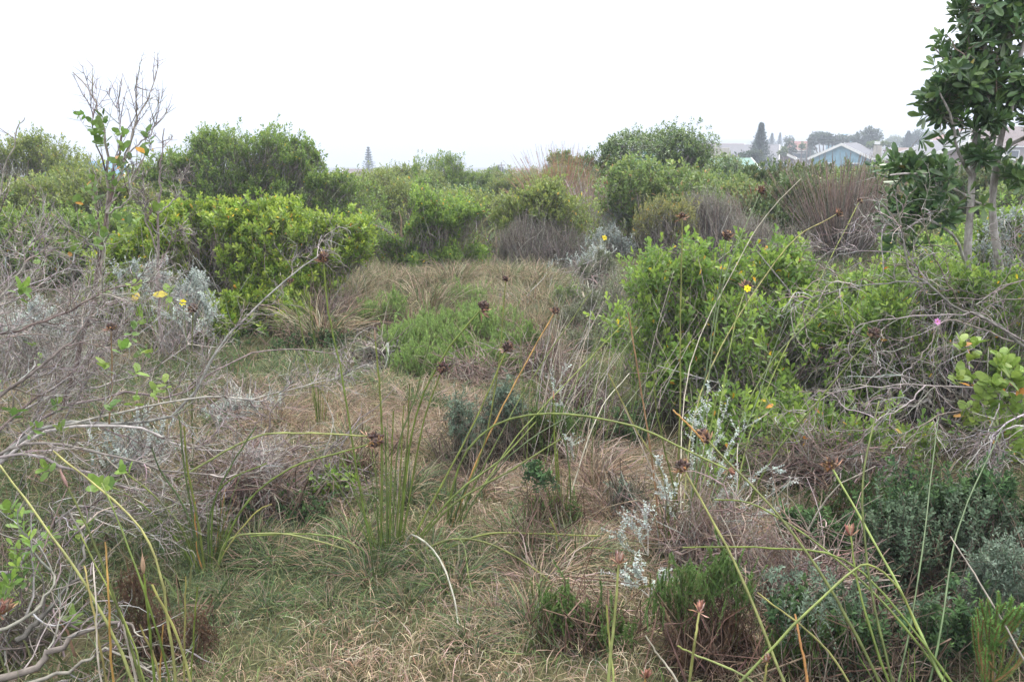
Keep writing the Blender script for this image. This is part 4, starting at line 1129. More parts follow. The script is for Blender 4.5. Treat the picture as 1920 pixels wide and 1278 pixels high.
def tussock(label, stems, seed, fill=0, fillh=.7, fillr=.05, base=None, spread=.35, dry=.15):
    """stems: (points[(px,py,Y)...], radius, colour key, head kind, head radius)"""
    rng = rngs(seed)
    root = base if base is not None else at(*stems[0][0][0])
    root = np.array([root[0], root[1], float(gz(root[0], root[1]))])
    e = thing('sedge_tussock', label, 'sedge', root)
    for s in stems:
        pts, r, ck, hk, hr = s
        W = [at(*p) for p in pts]
        if W[0][2] > gz(W[0][0], W[0][1]) - .01 or True:
            W[0][2] = min(W[0][2], float(gz(W[0][0], W[0][1])) - .005) if abs(W[0][2] - float(gz(W[0][0], W[0][1]))) < .12 else W[0][2]
        P = bez(W, 20)
        P[1:-1] += rng.normal(0, .0008, P[1:-1].shape)
        g = Geo()
        c0 = pal(rng, REED[ck], 1, .1)[0]
        t = np.linspace(0, 1, 20)[:, None]
        c1 = c0 * np.array([1.25, 1.1, .9]) if ck in 'gy' else c0
        tubes(g, P[None], (r * (1.35 if pts[0][2] > 2.6 else 1.05) * np.linspace(1.15, .7, 20) * (1 + .10 * np.sin(np.arange(20) * 2.1 + r * 9e3)))[None], 6, (c0 * (1 - t) + c1 * t)[None])
        so = g.build('stem', M['reed'], e, root)
        if hk:
            h = seedhead(rng, P[-1], P[-1] - P[-3], hr, hk)
            h.build('seed_head', M['head'], so, root)
    if fill:
        n = fill
        ph = rng.uniform(0, 6.28, n); q = rng.uniform(0, 1, n) ** .6
        P0 = root + np.stack([np.cos(ph) * q * fillr, np.sin(ph) * q * fillr, np.zeros(n) - .01], -1)
        lean = spread * rng.uniform(.1, 1.2, n)
        D = np.stack([np.cos(ph) * lean, np.sin(ph) * lean, np.ones(n)], -1)
        Q = wander(rng, P0, D, fillh * rng.uniform(.35, 1, n), 9, .035, -.02)
        c = pal(rng, REED['g'], n, .15); dd = rng.random(n) < dry
        c[dd] = pal(rng, REED['p'] + REED['o'] + REED['b'], int(dd.sum()), .15)
        for i in range(min(n, 60)):
            g = Geo(); tubes(g, Q[i:i + 1], .0022 * np.linspace(1.1, .5, 9)[None], 5, c[i:i + 1])
            g.build('stem', M['reed'], e, root)
    return e

B1 = (725, 1040, 3.12)
Y1 = 3.12
tussock('main sedge tussock in the middle foreground with upright green stems and round brown heads', [
    ([(714, 1040, Y1), (716, 820, Y1), (712, 730, Y1), (704, 640, Y1)], .0036, 'g', 'spike', .011),
    ([(700, 1030, Y1), (672, 900, Y1), (640, 700, Y1), (615, 580, Y1), (607, 492, Y1)], .003, 'g', 'ball', .019),
    ([(735, 1035, Y1), (745, 850, Y1), (780, 740, Y1), (811, 620, Y1)], .0028, 'd', None, 0),
    ([(745, 1030, Y1), (775, 800, Y1), (830, 670, Y1), (900, 582, Y1)], .0032, 'g', 'ball', .020),
    ([(748, 1030, Y1), (790, 810, Y1), (826, 698, Y1)], .0030, 'g', 'ball', .020),
    ([(742, 1035, Y1), (762, 850, Y1), (768, 720, Y1)], .0028, 'g', None, 0),
    ([(752, 1030, Y1), (830, 905, Y1), (890, 790, Y1 + .05), (948, 660, Y1 + .1)], .0030, 'g', 'ball', .021),
    ([(740, 1035, Y1), (750, 900, Y1), (757, 760, Y1)], .0026, 'g', None, 0),
    ([(755, 1030, Y1), (850, 945, Y1), (960, 880, Y1), (1052, 822, Y1)], .0034, 'g', None, 0),
    ([(750, 1030, Y1), (850, 930, Y1), (940, 860, Y1 + .1), (1005, 790, Y1 + .2)], .0030, 'g', None, 0),
    ([(730, 1040, Y1), (733, 900, Y1), (738, 770, Y1)], .0028, 'g', None, 0),
    ([(726, 1040, Y1), (724, 880, Y1), (722, 800, Y1)], .0030, 'd', None, 0),
    ([(760, 1035, Y1), (840, 1012, Y1), (920, 1020, Y1 - .05), (1020, 1080, Y1 - .2), (1115, 1175, Y1 - .35)], .0033, 'g', None, 0),
    ([(755, 1032, Y1), (770, 1003, Y1), (820, 1040, Y1 - .2), (854, 1130, Y1 - .45), (856, 1200, Y1 - .6), (838, 1290, Y1 - .75)], .0030, 'p', None, 0),
    ([(740, 1035, Y1), (780, 1040, Y1 - .1), (860, 1140, Y1 - .4), (940, 1265, Y1 - .7)], .0028, 'g', None, 0),
    ([(780, 1040, Y1), (860, 1010, Y1), (880, 1090, Y1 - .3), (905, 1180, Y1 - .5), (908, 1275, Y1 - .7)], .0026, 'g', None, 0),
    ([(800, 1020, Y1), (900, 1003, Y1), (1000, 1000, Y1), (1125, 1004, Y1)], .0028, 'g', None, 0),
    ([(710, 1040, Y1), (640, 1010, Y1), (560, 1000, Y1), (470, 1005, Y1)], .0026, 'g', None, 0),
], 501, fill=26, fillh=.62, fillr=.06, base=gp(728, 1038))

tussock('sedge tussock with long arching stems just right of the main one', [
    ([(838, 990, 3.4), (845, 930, 3.4), (872, 850, 3.4), (930, 795, 3.4), (1010, 776, 3.3), (1100, 780, 3.2), (1200, 802, 3.1), (1290, 845, 3.0), (1365, 880, 2.9)], .0038, 'g', 'cup', .012),
    ([(840, 990, 3.4), (905, 840, 3.5), (935, 680, 3.55), (948, 528, 3.6)], .0026, 'g', 'small', .013),
    ([(845, 990, 3.4), (900, 850, 3.5), (975, 700, 3.6), (1038, 588, 3.7)], .0030, 'o', 'ball', .016),
    ([(850, 990, 3.4), (930, 830, 3.5), (1010, 690, 3.7), (1110, 545, 3.9)], .0024, 'g', None, 0),
    ([(855, 990, 3.4), (960, 830, 3.6), (1040, 740, 3.8), (1185, 590, 4.1)], .0022, 'g', None, 0),
    ([(848, 990, 3.4), (870, 920, 3.4), (900, 880, 3.4)], .0028, 'd', None, 0),
    ([(842, 990, 3.4), (850, 940, 3.4), (857, 880, 3.4)], .0028, 'd', None, 0),
    ([(860, 985, 3.4), (905, 915, 3.4), (985, 830, 3.4), (1130, 745, 3.5)], .0026, 'd', None, 0),
], 502, fill=8, fillh=.35, fillr=.04, base=gp(845, 985))

Y3 = 3.05
tussock('leaning sedge tussock left of the main one, partly under the bare branches', [
    ([(385, 1065, Y3), (368, 960, Y3), (352, 880, Y3), (345, 800, Y3)], .0034, 'g', None, 0),
    ([(380, 1065, Y3), (350, 900, Y3), (335, 780, Y3)], .0030, 'd', None, 0),
    ([(390, 1065, Y3), (395, 960, Y3), (435, 870, Y3), (480, 800, Y3)], .0030, 'd', None, 0),
    ([(400, 1060, Y3), (450, 960, Y3), (540, 880, Y3), (690, 833, Y3)], .0033, 'g', 'long', .016),
    ([(330, 900, 3.3), (470, 822, 3.2), (560, 812, 3.15), (688, 817, 3.1)], .0032, 'y', 'long', .017),
    ([(395, 1065, Y3), (400, 950, Y3), (430, 900, Y3), (500, 868, Y3)], .0026, 'g', None, 0),
    ([(375, 1065, Y3), (340, 990, Y3), (290, 930, Y3), (235, 885, Y3)], .0030, 'g', None, 0),
    ([(400, 1062, Y3), (430, 1010, Y3), (520, 1000, Y3), (590, 1012, Y3), (650, 1030, Y3)], .0030, 'y', None, 0),
    ([(385, 1065, Y3), (350, 960, Y3), (300, 880, Y3), (285, 840, Y3)], .0028, 'd', None, 0),
    ([(395, 1065, Y3), (430, 1020, Y3), (480, 960, Y3), (510, 945, Y3)], .0026, 'y', None, 0),
    ([(375, 1065, Y3), (330, 1010, Y3), (260, 940, Y3), (180, 900, Y3)], .0028, 'g', None, 0),
    ([(385, 1070, Y3), (372, 1040, Y3), (366, 980, Y3), (366, 940, Y3)], .0030, 'o', None, 0),
], 503, fill=26, fillh=.42, fillr=.06, base=gp(385, 1065))

Y4 = 2.0
tussock('near sedge tussock rising from the bottom edge at left, yellow-green stems', [
    ([(300, 1500, 1.95), (250, 1278, 2.0), (150, 1080, 2.1), (0, 872, 2.3)], .0040, 'y', None, 0),
    ([(330, 1500, 1.95), (250, 1230, 2.0), (185, 1040, 2.05), (128, 915, 2.1)], .0034, 'g', 'spike', .013),
    ([(350, 1500, 1.95), (320, 1200, 2.0), (270, 1000, 2.1), (100, 845, 2.3)], .0036, 'y', None, 0),
    ([(310, 1500, 1.95), (290, 1278, 2.0), (275, 1130, 2.0), (270, 1075, 2.0)], .0034, 'g', 'spike', .012),
    ([(400, 1500, 1.95), (345, 1230, 2.0), (285, 1095, 2.0)], .0036, 'y', None, 0),
    ([(260, 1500, 1.95), (213, 1278, 2.0), (205, 1130, 2.0), (197, 1015, 2.05)], .0030, 'o', None, 0),
    ([(350, 1500, 1.95), (345, 1278, 2.0), (347, 1150, 2.0), (348, 1080, 2.0)], .0026, 'y', None, 0),
    ([(355, 1500, 1.95), (358, 1278, 2.0), (370, 1100, 2.0)], .0028, 'g', None, 0),
    ([(250, 1500, 1.95), (190, 1278, 2.0), (180, 1130, 2.0), (175, 1055, 2.05)], .0024, 'p', None, 0),
    ([(330, 1500, 1.95), (270, 1278, 2.0), (240, 1180, 2.05), (150, 1000, 2.15)], .0028, 'g', None, 0),
    ([(290, 1500, 1.95), (255, 1278, 2.0), (230, 1170, 2.0)], .0034, 'p', None, 0),
    ([(300, 1500, 1.95), (300, 1278, 2.0), (262, 1170, 2.0)], .0030, 'y', None, 0),
    ([(240, 1500, 1.95), (200, 1278, 2.0), (170, 1120, 2.05), (158, 1060, 2.1)], .0030, 'y', None, 0),
    ([(310, 1500, 1.95), (300, 1290, 2.0), (306, 1170, 2.0)], .0026, 'o', None, 0),
    ([(335, 1500, 1.95), (318, 1278, 2.0), (275, 1120, 2.0), (215, 960, 2.1), (190, 905, 2.15)], .0028, 'g', None, 0),
], 504, fill=14, fillh=.35, fillr=.06, base=gp(300, 1480))

Y5 = 3.6
tussock('slim upright sedge clump rising from the small heath bush right of centre', [
    ([(1050, 985, Y5), (1044, 900, Y5), (1040, 820, Y5), (1038, 750, Y5)], .0034, 'g', 'spike', .010),
    ([(1052, 985, Y5), (1048, 900, Y5), (1044, 840, Y5)], .0032, 'g', None, 0),
    ([(1047, 985, Y5), (1020, 910, Y5), (1003, 885, Y5)], .0028, 'd', None, 0),
    ([(1060, 985, Y5), (1070, 930, Y5), (1062, 840, Y5), (1040, 780, Y5)], .0028, 'd', None, 0),
    ([(1045, 1060, 3.1), (1042, 1000, 3.1), (1030, 970, 3.1)], .0030, 'y', None, 0),
    ([(1050, 1065, 3.1), (1080, 1030, 3.1), (1130, 1028, 3.1), (1180, 1045, 3.1)], .0028, 'g', None, 0),
    ([(1045, 985, Y5), (1000, 900, Y5), (985, 870, Y5)], .0026, 'p', None, 0),
    ([(1052, 980, Y5), (1120, 780, Y5 + .2), (1180, 700, Y5 + .4)], .0022, 'p', None, 0),
], 505, fill=12, fillh=.42, fillr=.03, base=gp(1050, 985), spread=.15)

tussock('thin sedge clump at the left side of the clearing by the lone straw path', [
    ([(597, 800, 4.6), (590, 740, 4.6), (570, 640, 4.6), (547, 530, 4.6)], .0030, 'g', 'small', .013),
    ([(600, 800, 4.6), (597, 740, 4.6), (592, 660, 4.6), (580, 560, 4.6)], .0026, 'g', None, 0),
    ([(603, 800, 4.6), (606, 740, 4.6), (603, 690, 4.6)], .0026, 'y', None, 0),
    ([(597, 800, 4.6), (590, 760, 4.6), (580, 700, 4.6)], .0028, 'y', None, 0),
    ([(600, 800, 4.6), (598, 770, 4.6), (595, 700, 4.6)], .0028, 'y', None, 0),
], 506, fill=8, fillh=.3, fillr=.03, base=gp(600, 800), spread=.15)

tussock('tall sedge clump growing up through the large light green shrub', [
    ([(1240, 1040, 3.3), (1225, 880, 3.3), (1200, 720, 3.3), (1178, 585, 3.3)], .0030, 'b', None, 0),
    ([(1262, 1040, 3.3), (1274, 800, 3.4), (1276, 600, 3.5), (1279, 412, 3.6)], .0026, 'g', 'small', .016),
    ([(1285, 1040, 3.3), (1310, 800, 3.6), (1335, 620, 3.8), (1362, 450, 4.0)], .0028, 'd', 'ball', .022),
    ([(1290, 1040, 3.3), (1330, 700, 3.8), (1360, 520, 4.1), (1425, 362, 4.4)], .0028, 'd', 'ball', .019),
    ([(1270, 1040, 3.3), (1330, 860, 3.6), (1375, 620, 4.0), (1398, 540, 4.2)], .0022, 'g', 'ball', .021),
    ([(1275, 1040, 3.3), (1290, 700, 4.0), (1390, 480, 4.3), (1440, 400, 4.4), (1502, 335, 4.4)], .0019, 'p', None, 0),
    ([(1380, 1010, 3.6), (1440, 870, 3.6), (1540, 745, 3.6), (1632, 632, 3.6)], .0034, 'g', 'ball', .022),
    ([(1270, 1040, 3.4), (1320, 720, 4.0), (1470, 470, 4.5), (1568, 402, 4.6)], .0026, 'y', 'ball', .017),
    ([(1370, 1010, 3.7), (1410, 800, 4.0), (1520, 560, 4.4), (1610, 250 + 130, 4.7)], .0022, 'g', 'small', .014),
    ([(1260, 1040, 3.3), (1245, 900, 3.3), (1190, 800, 3.3), (1140, 700, 3.3)], .0028, 'y', None, 0),
    ([(1290, 1040, 3.3), (1270, 940, 3.3), (1235, 790, 3.3), (1225, 700, 3.3)], .0028, 'g', None, 0),
    ([(1265, 1040, 3.3), (1290, 960, 3.3), (1320, 850, 3.3), (1345, 740, 3.4)], .0030, 'g', None, 0),
    ([(1255, 1040, 3.3), (1262, 950, 3.3), (1290, 860, 3.3)], .0032, 'y', None, 0),
    ([(1275, 1040, 3.3), (1230, 900, 3.3), (1168, 758, 3.3)], .0026, 'p', None, 0),
    ([(1290, 1040, 3.3), (1400, 800, 3.8), (1450, 660, 4.2), (1485, 560, 4.4)], .0024, 'd', 'spike', .010),
    ([(1290, 1040, 3.4), (1420, 720, 4.0), (1520, 600, 4.3), (1572, 558, 4.5)], .0022, 'g', 'spike', .010),
], 507, fill=12, fillh=.5, fillr=.05, base=gp(1270, 1040))

tussock('near sedge tussock sending long stems up and left from the lower right edge', [
    ([(1600, 1600, 1.9), (1470, 1278, 2.1), (1380, 1060, 2.3), (1285, 885, 2.5)], .0044, 'y', 'ball', .021),
    ([(1750, 1500, 1.9), (1600, 1180, 2.1), (1480, 990, 2.3), (1330, 828, 2.6)], .0042, 'g', 'long', .017),
    ([(1320, 828, 2.6), (1295, 800, 2.62), (1262, 768, 2.65)], .0034, 'o', None, 0),
    ([(1900, 1500, 1.9), (1770, 1278, 2.0), (1680, 1090, 2.2), (1562, 880, 2.5)], .0042, 'y', 'ball', .021),
    ([(1760, 1500, 1.9), (1660, 1260, 2.0), (1612, 1110, 2.1), (1595, 1005, 2.2)], .0034, 'g', 'cup', .014),
    ([(1720, 1500, 1.9), (1672, 1278, 2.0), (1630, 1080, 2.15), (1618, 900, 2.3), (1648, 752, 2.5)], .0034, 'g', None, 0),
    ([(1900, 1450, 1.9), (1780, 1270, 2.0), (1600, 1060, 2.2), (1440, 1027, 2.3), (1280, 1026, 2.4)], .0032, 'g', None, 0),
    ([(1900, 1450, 1.9), (1700, 1180, 2.1), (1560, 1040, 2.3), (1420, 948, 2.5), (1340, 936, 2.6)], .0032, 'g', None, 0),
    ([(1340, 1330, 1.9), (1480, 1180, 2.0), (1580, 1085, 2.1), (1632, 1058, 2.15), (1690, 1110, 2.1), (1720, 1180, 2.05)], .0034, 'g', None, 0),
    ([(1530, 1400, 1.9), (1514, 1278, 2.0), (1500, 1200, 2.05), (1490, 1150, 2.1)], .0036, 'o', None, 0),
    ([(2050, 1450, 1.9), (1900, 1200, 2.1), (1830, 1080, 2.2), (1782, 1005, 2.3)], .0026, 'p', None, 0),
    ([(1680, 1400, 1.9), (1560, 1230, 2.0), (1420, 1110, 2.1)], .0030, 'y', None, 0),
    ([(1460, 1330, 1.9), (1400, 1270, 1.95), (1300, 1225, 2.0), (1270, 1210, 2.0)], .0030, 'y', None, 0),
    ([(1700, 1450, 1.9), (1760, 1200, 2.1), (1800, 980, 2.5), (1880, 800, 2.9)], .0030, 'd', None, 0),
    ([(1650, 1450, 1.9), (1720, 1100, 2.3), (1745, 900, 2.7), (1760, 780, 3.0)], .0026, 'd', None, 0),
], 508, fill=12, fillh=.4, fillr=.08, base=gp(1720, 1450))

tussock('cut-off foreground sedge at the bottom edge with husky open heads', [
    ([(1125, 1450, 1.9), (1140, 1278, 1.95), (1152, 1160, 2.0), (1160, 1058, 2.05)], .0044, 'y', 'cup', .014),
    ([(1155, 1450, 1.9), (1150, 1278, 1.95), (1142, 1200, 2.0), (1137, 1133, 2.0)], .0032, 'y', None, 0),
    ([(1275, 1450, 1.9), (1293, 1278, 1.95), (1303, 1200, 1.95), (1311, 1148, 2.0)], .0038, 'y', 'cup', .013),
    ([(1420, 1400, 1.9), (1433, 1278, 1.95), (1438, 1240, 1.95)], .0034, 'y', 'cup', .010),
    ([(1190, 1450, 1.85), (1205, 1300, 1.9), (1210, 1272, 1.9)], .0034, 'o', 'cup', .013),
    ([(1350, 1400, 1.9), (1270, 1278, 1.95), (1240, 1235, 2.0), (1210, 1190, 2.0)], .0030, 'p', None, 0),
], 509, base=gp(1220, 1430))

tussock('single sedge stem with large husky head cut by the left edge', [
    ([(-40, 1500, 1.9), (-35, 1300, 1.9), (-12, 1175, 1.9), (0, 1150, 1.9)], .0036, 'g', 'cup', .020)], 510, base=gp(-40, 1480))
tussock('sedge stem with dark head carried before the silvery shrub at left', [
    ([(362, 900, 4.0), (360, 760, 4.0), (360, 650, 4.0), (362, 585, 4.0)], .0028, 'g', 'ball', .020),
    ([(205, 800, 3.5), (210, 700, 3.5), (208, 620, 3.5)], .0026, 'b', 'small', .016)], 511, base=gp(362, 880))

# slender unheaded culms amid the twigs between clearing and right shrub
def culms():
    rng = rngs(520)
    root = gp(1110, 760)
    e = thing('reed_clump', 'loose clump of thin pale and green culms leaning right, before the large light green shrub', 'sedge', root)
    for i in range(80):
        x0 = rng.uniform(980, 1240); y0 = rng.uniform(760, 900); dx = rng.uniform(-30, 150); dy_ = rng.uniform(140, 330)
        Y0 = gp(x0, y0)[1]
        W = [gp(x0, y0), at(x0 + dx * .35, y0 - dy_ * .5, Y0 + .1), at(x0 + dx, y0 - dy_, Y0 + .25)]
        g = Geo(); tubes(g, bez(W, 9)[None], .0018 * np.linspace(1.1, .6, 9)[None], 4, pal(rng, REED['g' if rng.random() < .6 else 'p'], 1, .15))
        g.build('stem', M['reed'], e, root)
culms()

# ---------------------------------------------------------------- brown restio fans
def restio(label, base, n, h, fan, seed, tipcol, col, r=.0035, spreadY=.6, tilt=(0, 0), grp='restio fans'):
    rng = rngs(seed)
    root = np.array(base, float); root[2] = float(gz(root[0], root[1]))
    e = thing('restio_clump', label, 'restio', root, grp)
    ph = rng.uniform(0, 6.28, n)
    a = np.radians(fan * rng.uniform(0, 1, n) ** .75 + rng.normal(0, 5, n))
    D = np.stack([np.cos(ph) * np.sin(a) + tilt[0], np.sin(ph) * np.sin(a) * spreadY + tilt[1], np.cos(a)], -1)
    P0 = root + np.stack([np.cos(ph), np.sin(ph), ph * 0], -1) * (.22 * np.sin(a) / math.sin(math.radians(fan)))[:, None] + rng.normal(0, .02, (n, 3)) * np.array([1, 1, 0])
    Q = wander(rng, P0, D, h * rng.uniform(.35, 1.08, n), 7, .05, .01)
    g = Geo()
    c = pal(rng, col, n, .2); t = np.linspace(0, 1, 7)[None, :, None]
    tc = pal(rng, tipcol, n, .2)[:, None]
    C = c[:, None] * (1 - smooth(t, .5, .95)) + tc * smooth(t, .5, .95)
    tubes(g, Q, r * np.linspace(1.1, .6, 7)[None] * rng.uniform(.7, 1.2, (n, 1)), 4, C)
    g.build('stems', M['reed'], e, root)
    h_ = Geo()
    k = rng.random(n) < .6
    T = Q[k][:, -1]; A = nrm(Q[k][:, -1] - Q[k][:, -3])
    shoots(h_, rng, T, A, dict(L=.03, W=.006, m=5, slen=.16, tm='far', ang=(25, 12), pal=tipcol))
    h_.build('flower_spikes', M['head'], e, root)
restio('big grey-brown restio fan of stiff reeds at right, before the blue gabled house', at(1575, 482, 12.0), 850, 1.42, 39, 601,
       [(.23, .15, .125, 3), (.22, .17, .14, 2), (.16, .15, .10, 1)], [(.22, .185, .17, 3), (.33, .29, .27, 2), (.13, .12, .095, 2), (.09, .065, .055, 2)], r=.0044)
restio('reddish restio fan spilling left and right on the skyline right of centre', at(1050, 405, 18.5), 700, 1.6, 64, 602,
       [(.32, .14, .07, 3), (.26, .12, .07, 2), (.34, .28, .16, 1)], [(.28, .22, .18, 2), (.34, .30, .26, 2), (.18, .17, .09, 2)], r=.0042)
restio('low wine-red restio tuft left of the brown restio fan', at(1440, 395, 13.5), 420, .9, 66, 603,
       [(.25, .10, .06, 3), (.2, .12, .07, 1)], [(.2, .1, .07, 2), (.18, .14, .1, 1)], r=.004)
restio('pale fallen restio heap below the reddish skyline fan', at(1110, 395, 17.0), 480, 1.1, 75, 604,
       [(.30, .16, .12, 2), (.42, .38, .36, 2)], [(.40, .36, .35, 3), (.28, .18, .15, 2)], r=.0045, tilt=(.3, 0))

# ---------------------------------------------------------------- silver sprigs in front of the right shrub
def sprigs(label, lines, seed, L=.010):
    rng = rngs(seed)
    P = np.stack([pxpoly(l, 8) for l in lines])
    root = P[0, 0].copy(); root[2] = float(gz(root[0], root[1]))
    e = thing('silver_shrub', label, 'shrub', root)
    b = Geo(); f = Geo()
    ends = twigs(b, rng, P, .0024, [dict(m=9, len=.10, r=.0014, ang=48, wig=.2, up=.12, K=5, t0=.25)], [(.42, .41, .38, 1), (.33, .30, .27, 1)])
    for Q, m in [(P, 10), (ends[0], 3)]:
        n = len(Q)
        t = np.tile(np.linspace(.35 if m == 10 else .25, 1, m)[None], (n, 1)) + rng.normal(0, .03, (n, m))
        T, A = lerp_poly(Q, t.clip(0, .999)); T = T.reshape(-1, 3); A = A.reshape(-1, 3)
        shoots(f, rng, T, A, dict(L=L, W=L * .72, m=6, slen=.022, tm='round', ang=(75, 45), angj=16, pal=[(.42, .47, .44, 3), (.33, .38, .35, 2), (.52, .56, .54, 1)]))
    f.build('foliage', M['silver'], e, root); b.build('branches', M['twig'], e, root)
sprigs('white silvery sprigs in front of the large light green shrub, left of its shaded hollow', [
    [(1310, 980, 3.3), (1315, 880, 3.35), (1325, 790, 3.4), (1328, 712, 3.4)],
    [(1300, 980, 3.3), (1295, 880, 3.3), (1300, 820, 3.3), (1302, 770, 3.3)],
    [(1290, 990, 3.3), (1260, 920, 3.3), (1240, 880, 3.3), (1220, 845, 3.3)],
    [(1320, 980, 3.3), (1350, 880, 3.3), (1375, 820, 3.35), (1425, 785, 3.4)],
    [(1310, 980, 3.3), (1330, 900, 3.3), (1340, 830, 3.3), (1360, 770, 3.3)],
    [(1330, 990, 3.3), (1380, 930, 3.3), (1415, 890, 3.3), (1470, 872, 3.3)],
    [(1330, 1000, 3.3), (1390, 960, 3.3), (1440, 930, 3.3), (1495, 895, 3.3)],
    [(1320, 1000, 3.25), (1370, 980, 3.2), (1420, 960, 3.2), (1460, 955, 3.2)],
    [(1310, 1000, 3.25), (1330, 950, 3.2), (1360, 930, 3.2), (1385, 890, 3.2)],
    [(1290, 1000, 3.25), (1260, 960, 3.2), (1250, 930, 3.2), (1235, 900, 3.2)],
], 701)
sprigs('pale silver sprigs on the straw between the slim sedge clump and the white sprigs', [
    [(1215, 1040, 3.0), (1200, 1010, 3.0), (1190, 985, 3.0), (1175, 965, 3.0)],
    [(1215, 1040, 3.0), (1215, 1000, 3.0), (1210, 970, 3.0), (1215, 945, 3.0)],
    [(1215, 1040, 3.0), (1180, 1030, 3.0), (1165, 1015, 3.0), (1160, 1000, 3.0)],
], 702, .009)
sprigs('pale silver sprigs low on the ground at the upper left of the bottom heath bush', [
    [(1220, 1120, 2.7), (1190, 1095, 2.7), (1175, 1085, 2.7), (1160, 1078, 2.7)],
    [(1220, 1120, 2.7), (1225, 1100, 2.7), (1240, 1085, 2.7), (1255, 1068, 2.7)],
    [(1220, 1120, 2.7), (1210, 1090, 2.7), (1195, 1075, 2.7), (1190, 1060, 2.7)],
], 705, .009)
sprigs('fine silvery sprigs rising behind the slim upright sedge clump', [
    [(1070, 900, 4.2), (1050, 800, 4.3), (1040, 740, 4.3), (1037, 695, 4.3)],
    [(1075, 900, 4.1), (1075, 860, 4.1), (1072, 840, 4.1), (1070, 815, 4.1)],
    [(1070, 900, 4.2), (1060, 790, 4.3), (1050, 720, 4.3), (1062, 690, 4.3)]], 703, .009)
sprigs('silvery sprigs standing before the dark hollow of the bright green shrub', [
    [(300, 640, 5.6), (300, 590, 5.6), (290, 560, 5.6), (265, 520, 5.6)],
    [(340, 640, 5.6), (350, 600, 5.6), (340, 575, 5.6), (330, 545, 5.6)],
    [(370, 640, 5.6), (395, 600, 5.6), (395, 560, 5.6), (380, 520, 5.6)],
    [(310, 640, 5.6), (270, 600, 5.6), (230, 560, 5.6), (215, 540, 5.6)],
    [(350, 640, 5.6), (340, 610, 5.6), (310, 590, 5.6), (300, 570, 5.6)],
    [(350, 640, 5.6), (370, 620, 5.6), (380, 600, 5.6), (402, 590, 5.6)],
    [(300, 640, 5.6), (270, 560, 5.6), (275, 500, 5.6), (290, 490, 5.6)]], 704, .015)

# ---------------------------------------------------------------- flowers
def flower(label, px, py, Y, r, col, basepx, n=6, name='yellow_flower'):
    rng = rngs(int(px * 7 + py)); c = at(px, py, Y); root = at(basepx[0], basepx[1], Y); root[2] = float(gz(root[0], root[1]))
    e = thing(name, label, 'flower', root)
    st = Geo(); tubes(st, bez([root, (root + c) / 2 + rng.normal(0, .02, 3), c], 8)[None], .0015, 4, np.array([[.12, .18, .05]]))
    st.build('stem', M['reed'], e, root)
    face = nrm(np.array([0.1, -1, .5])); e1, e2 = perp(face[None]); e1 = e1[0]; e2 = e2[0]
    a = np.arange(n) / n * 6.28 + .3
    D = e1 * np.cos(a)[:, None] + e2 * np.sin(a)[:, None] + face * .25
    g = Geo(); leaves(g, np.repeat(c[None], n, 0), D, np.repeat(face[None], n, 0), r, r * .7, pal(rng, [(*col, 1)], n, .08), 'round')
    g.build('petals', M['petal'], e, root)
    k = Geo(); shoots(k, rng, c[None] + face * .004, face[None], dict(L=r * .25, W=r * .12, m=14, slen=r * .2, tm='round', pal=[(.5, .3, .03, 1)], ang=(60, 10)))
    k.build('flower_centre', M['petal'], e, root)
flower('yellow daisy-like flower before the silvery shrub at left', 343, 567, 4.6, .022, (.85, .75, .03), (340, 760))
flower('yellow flower hanging under a dark sedge head on the large right shrub', 1401, 541, 4.15, .021, (.85, .75, .03), (1410, 800))
flower('small yellow flower before the grey brush right of centre', 1133, 446, 9.5, .035, (.75, .62, .05), (1133, 500))
flower('small pink flower among the bleached twigs at right', 1757, 603, 3.9, .018, (.62, .25, .55), (1760, 800), name='pink_flower')
flower('tiny yellow flower down in the straw at left', 593, 783, 4.7, .010, (.8, .65, .05), (592, 800))
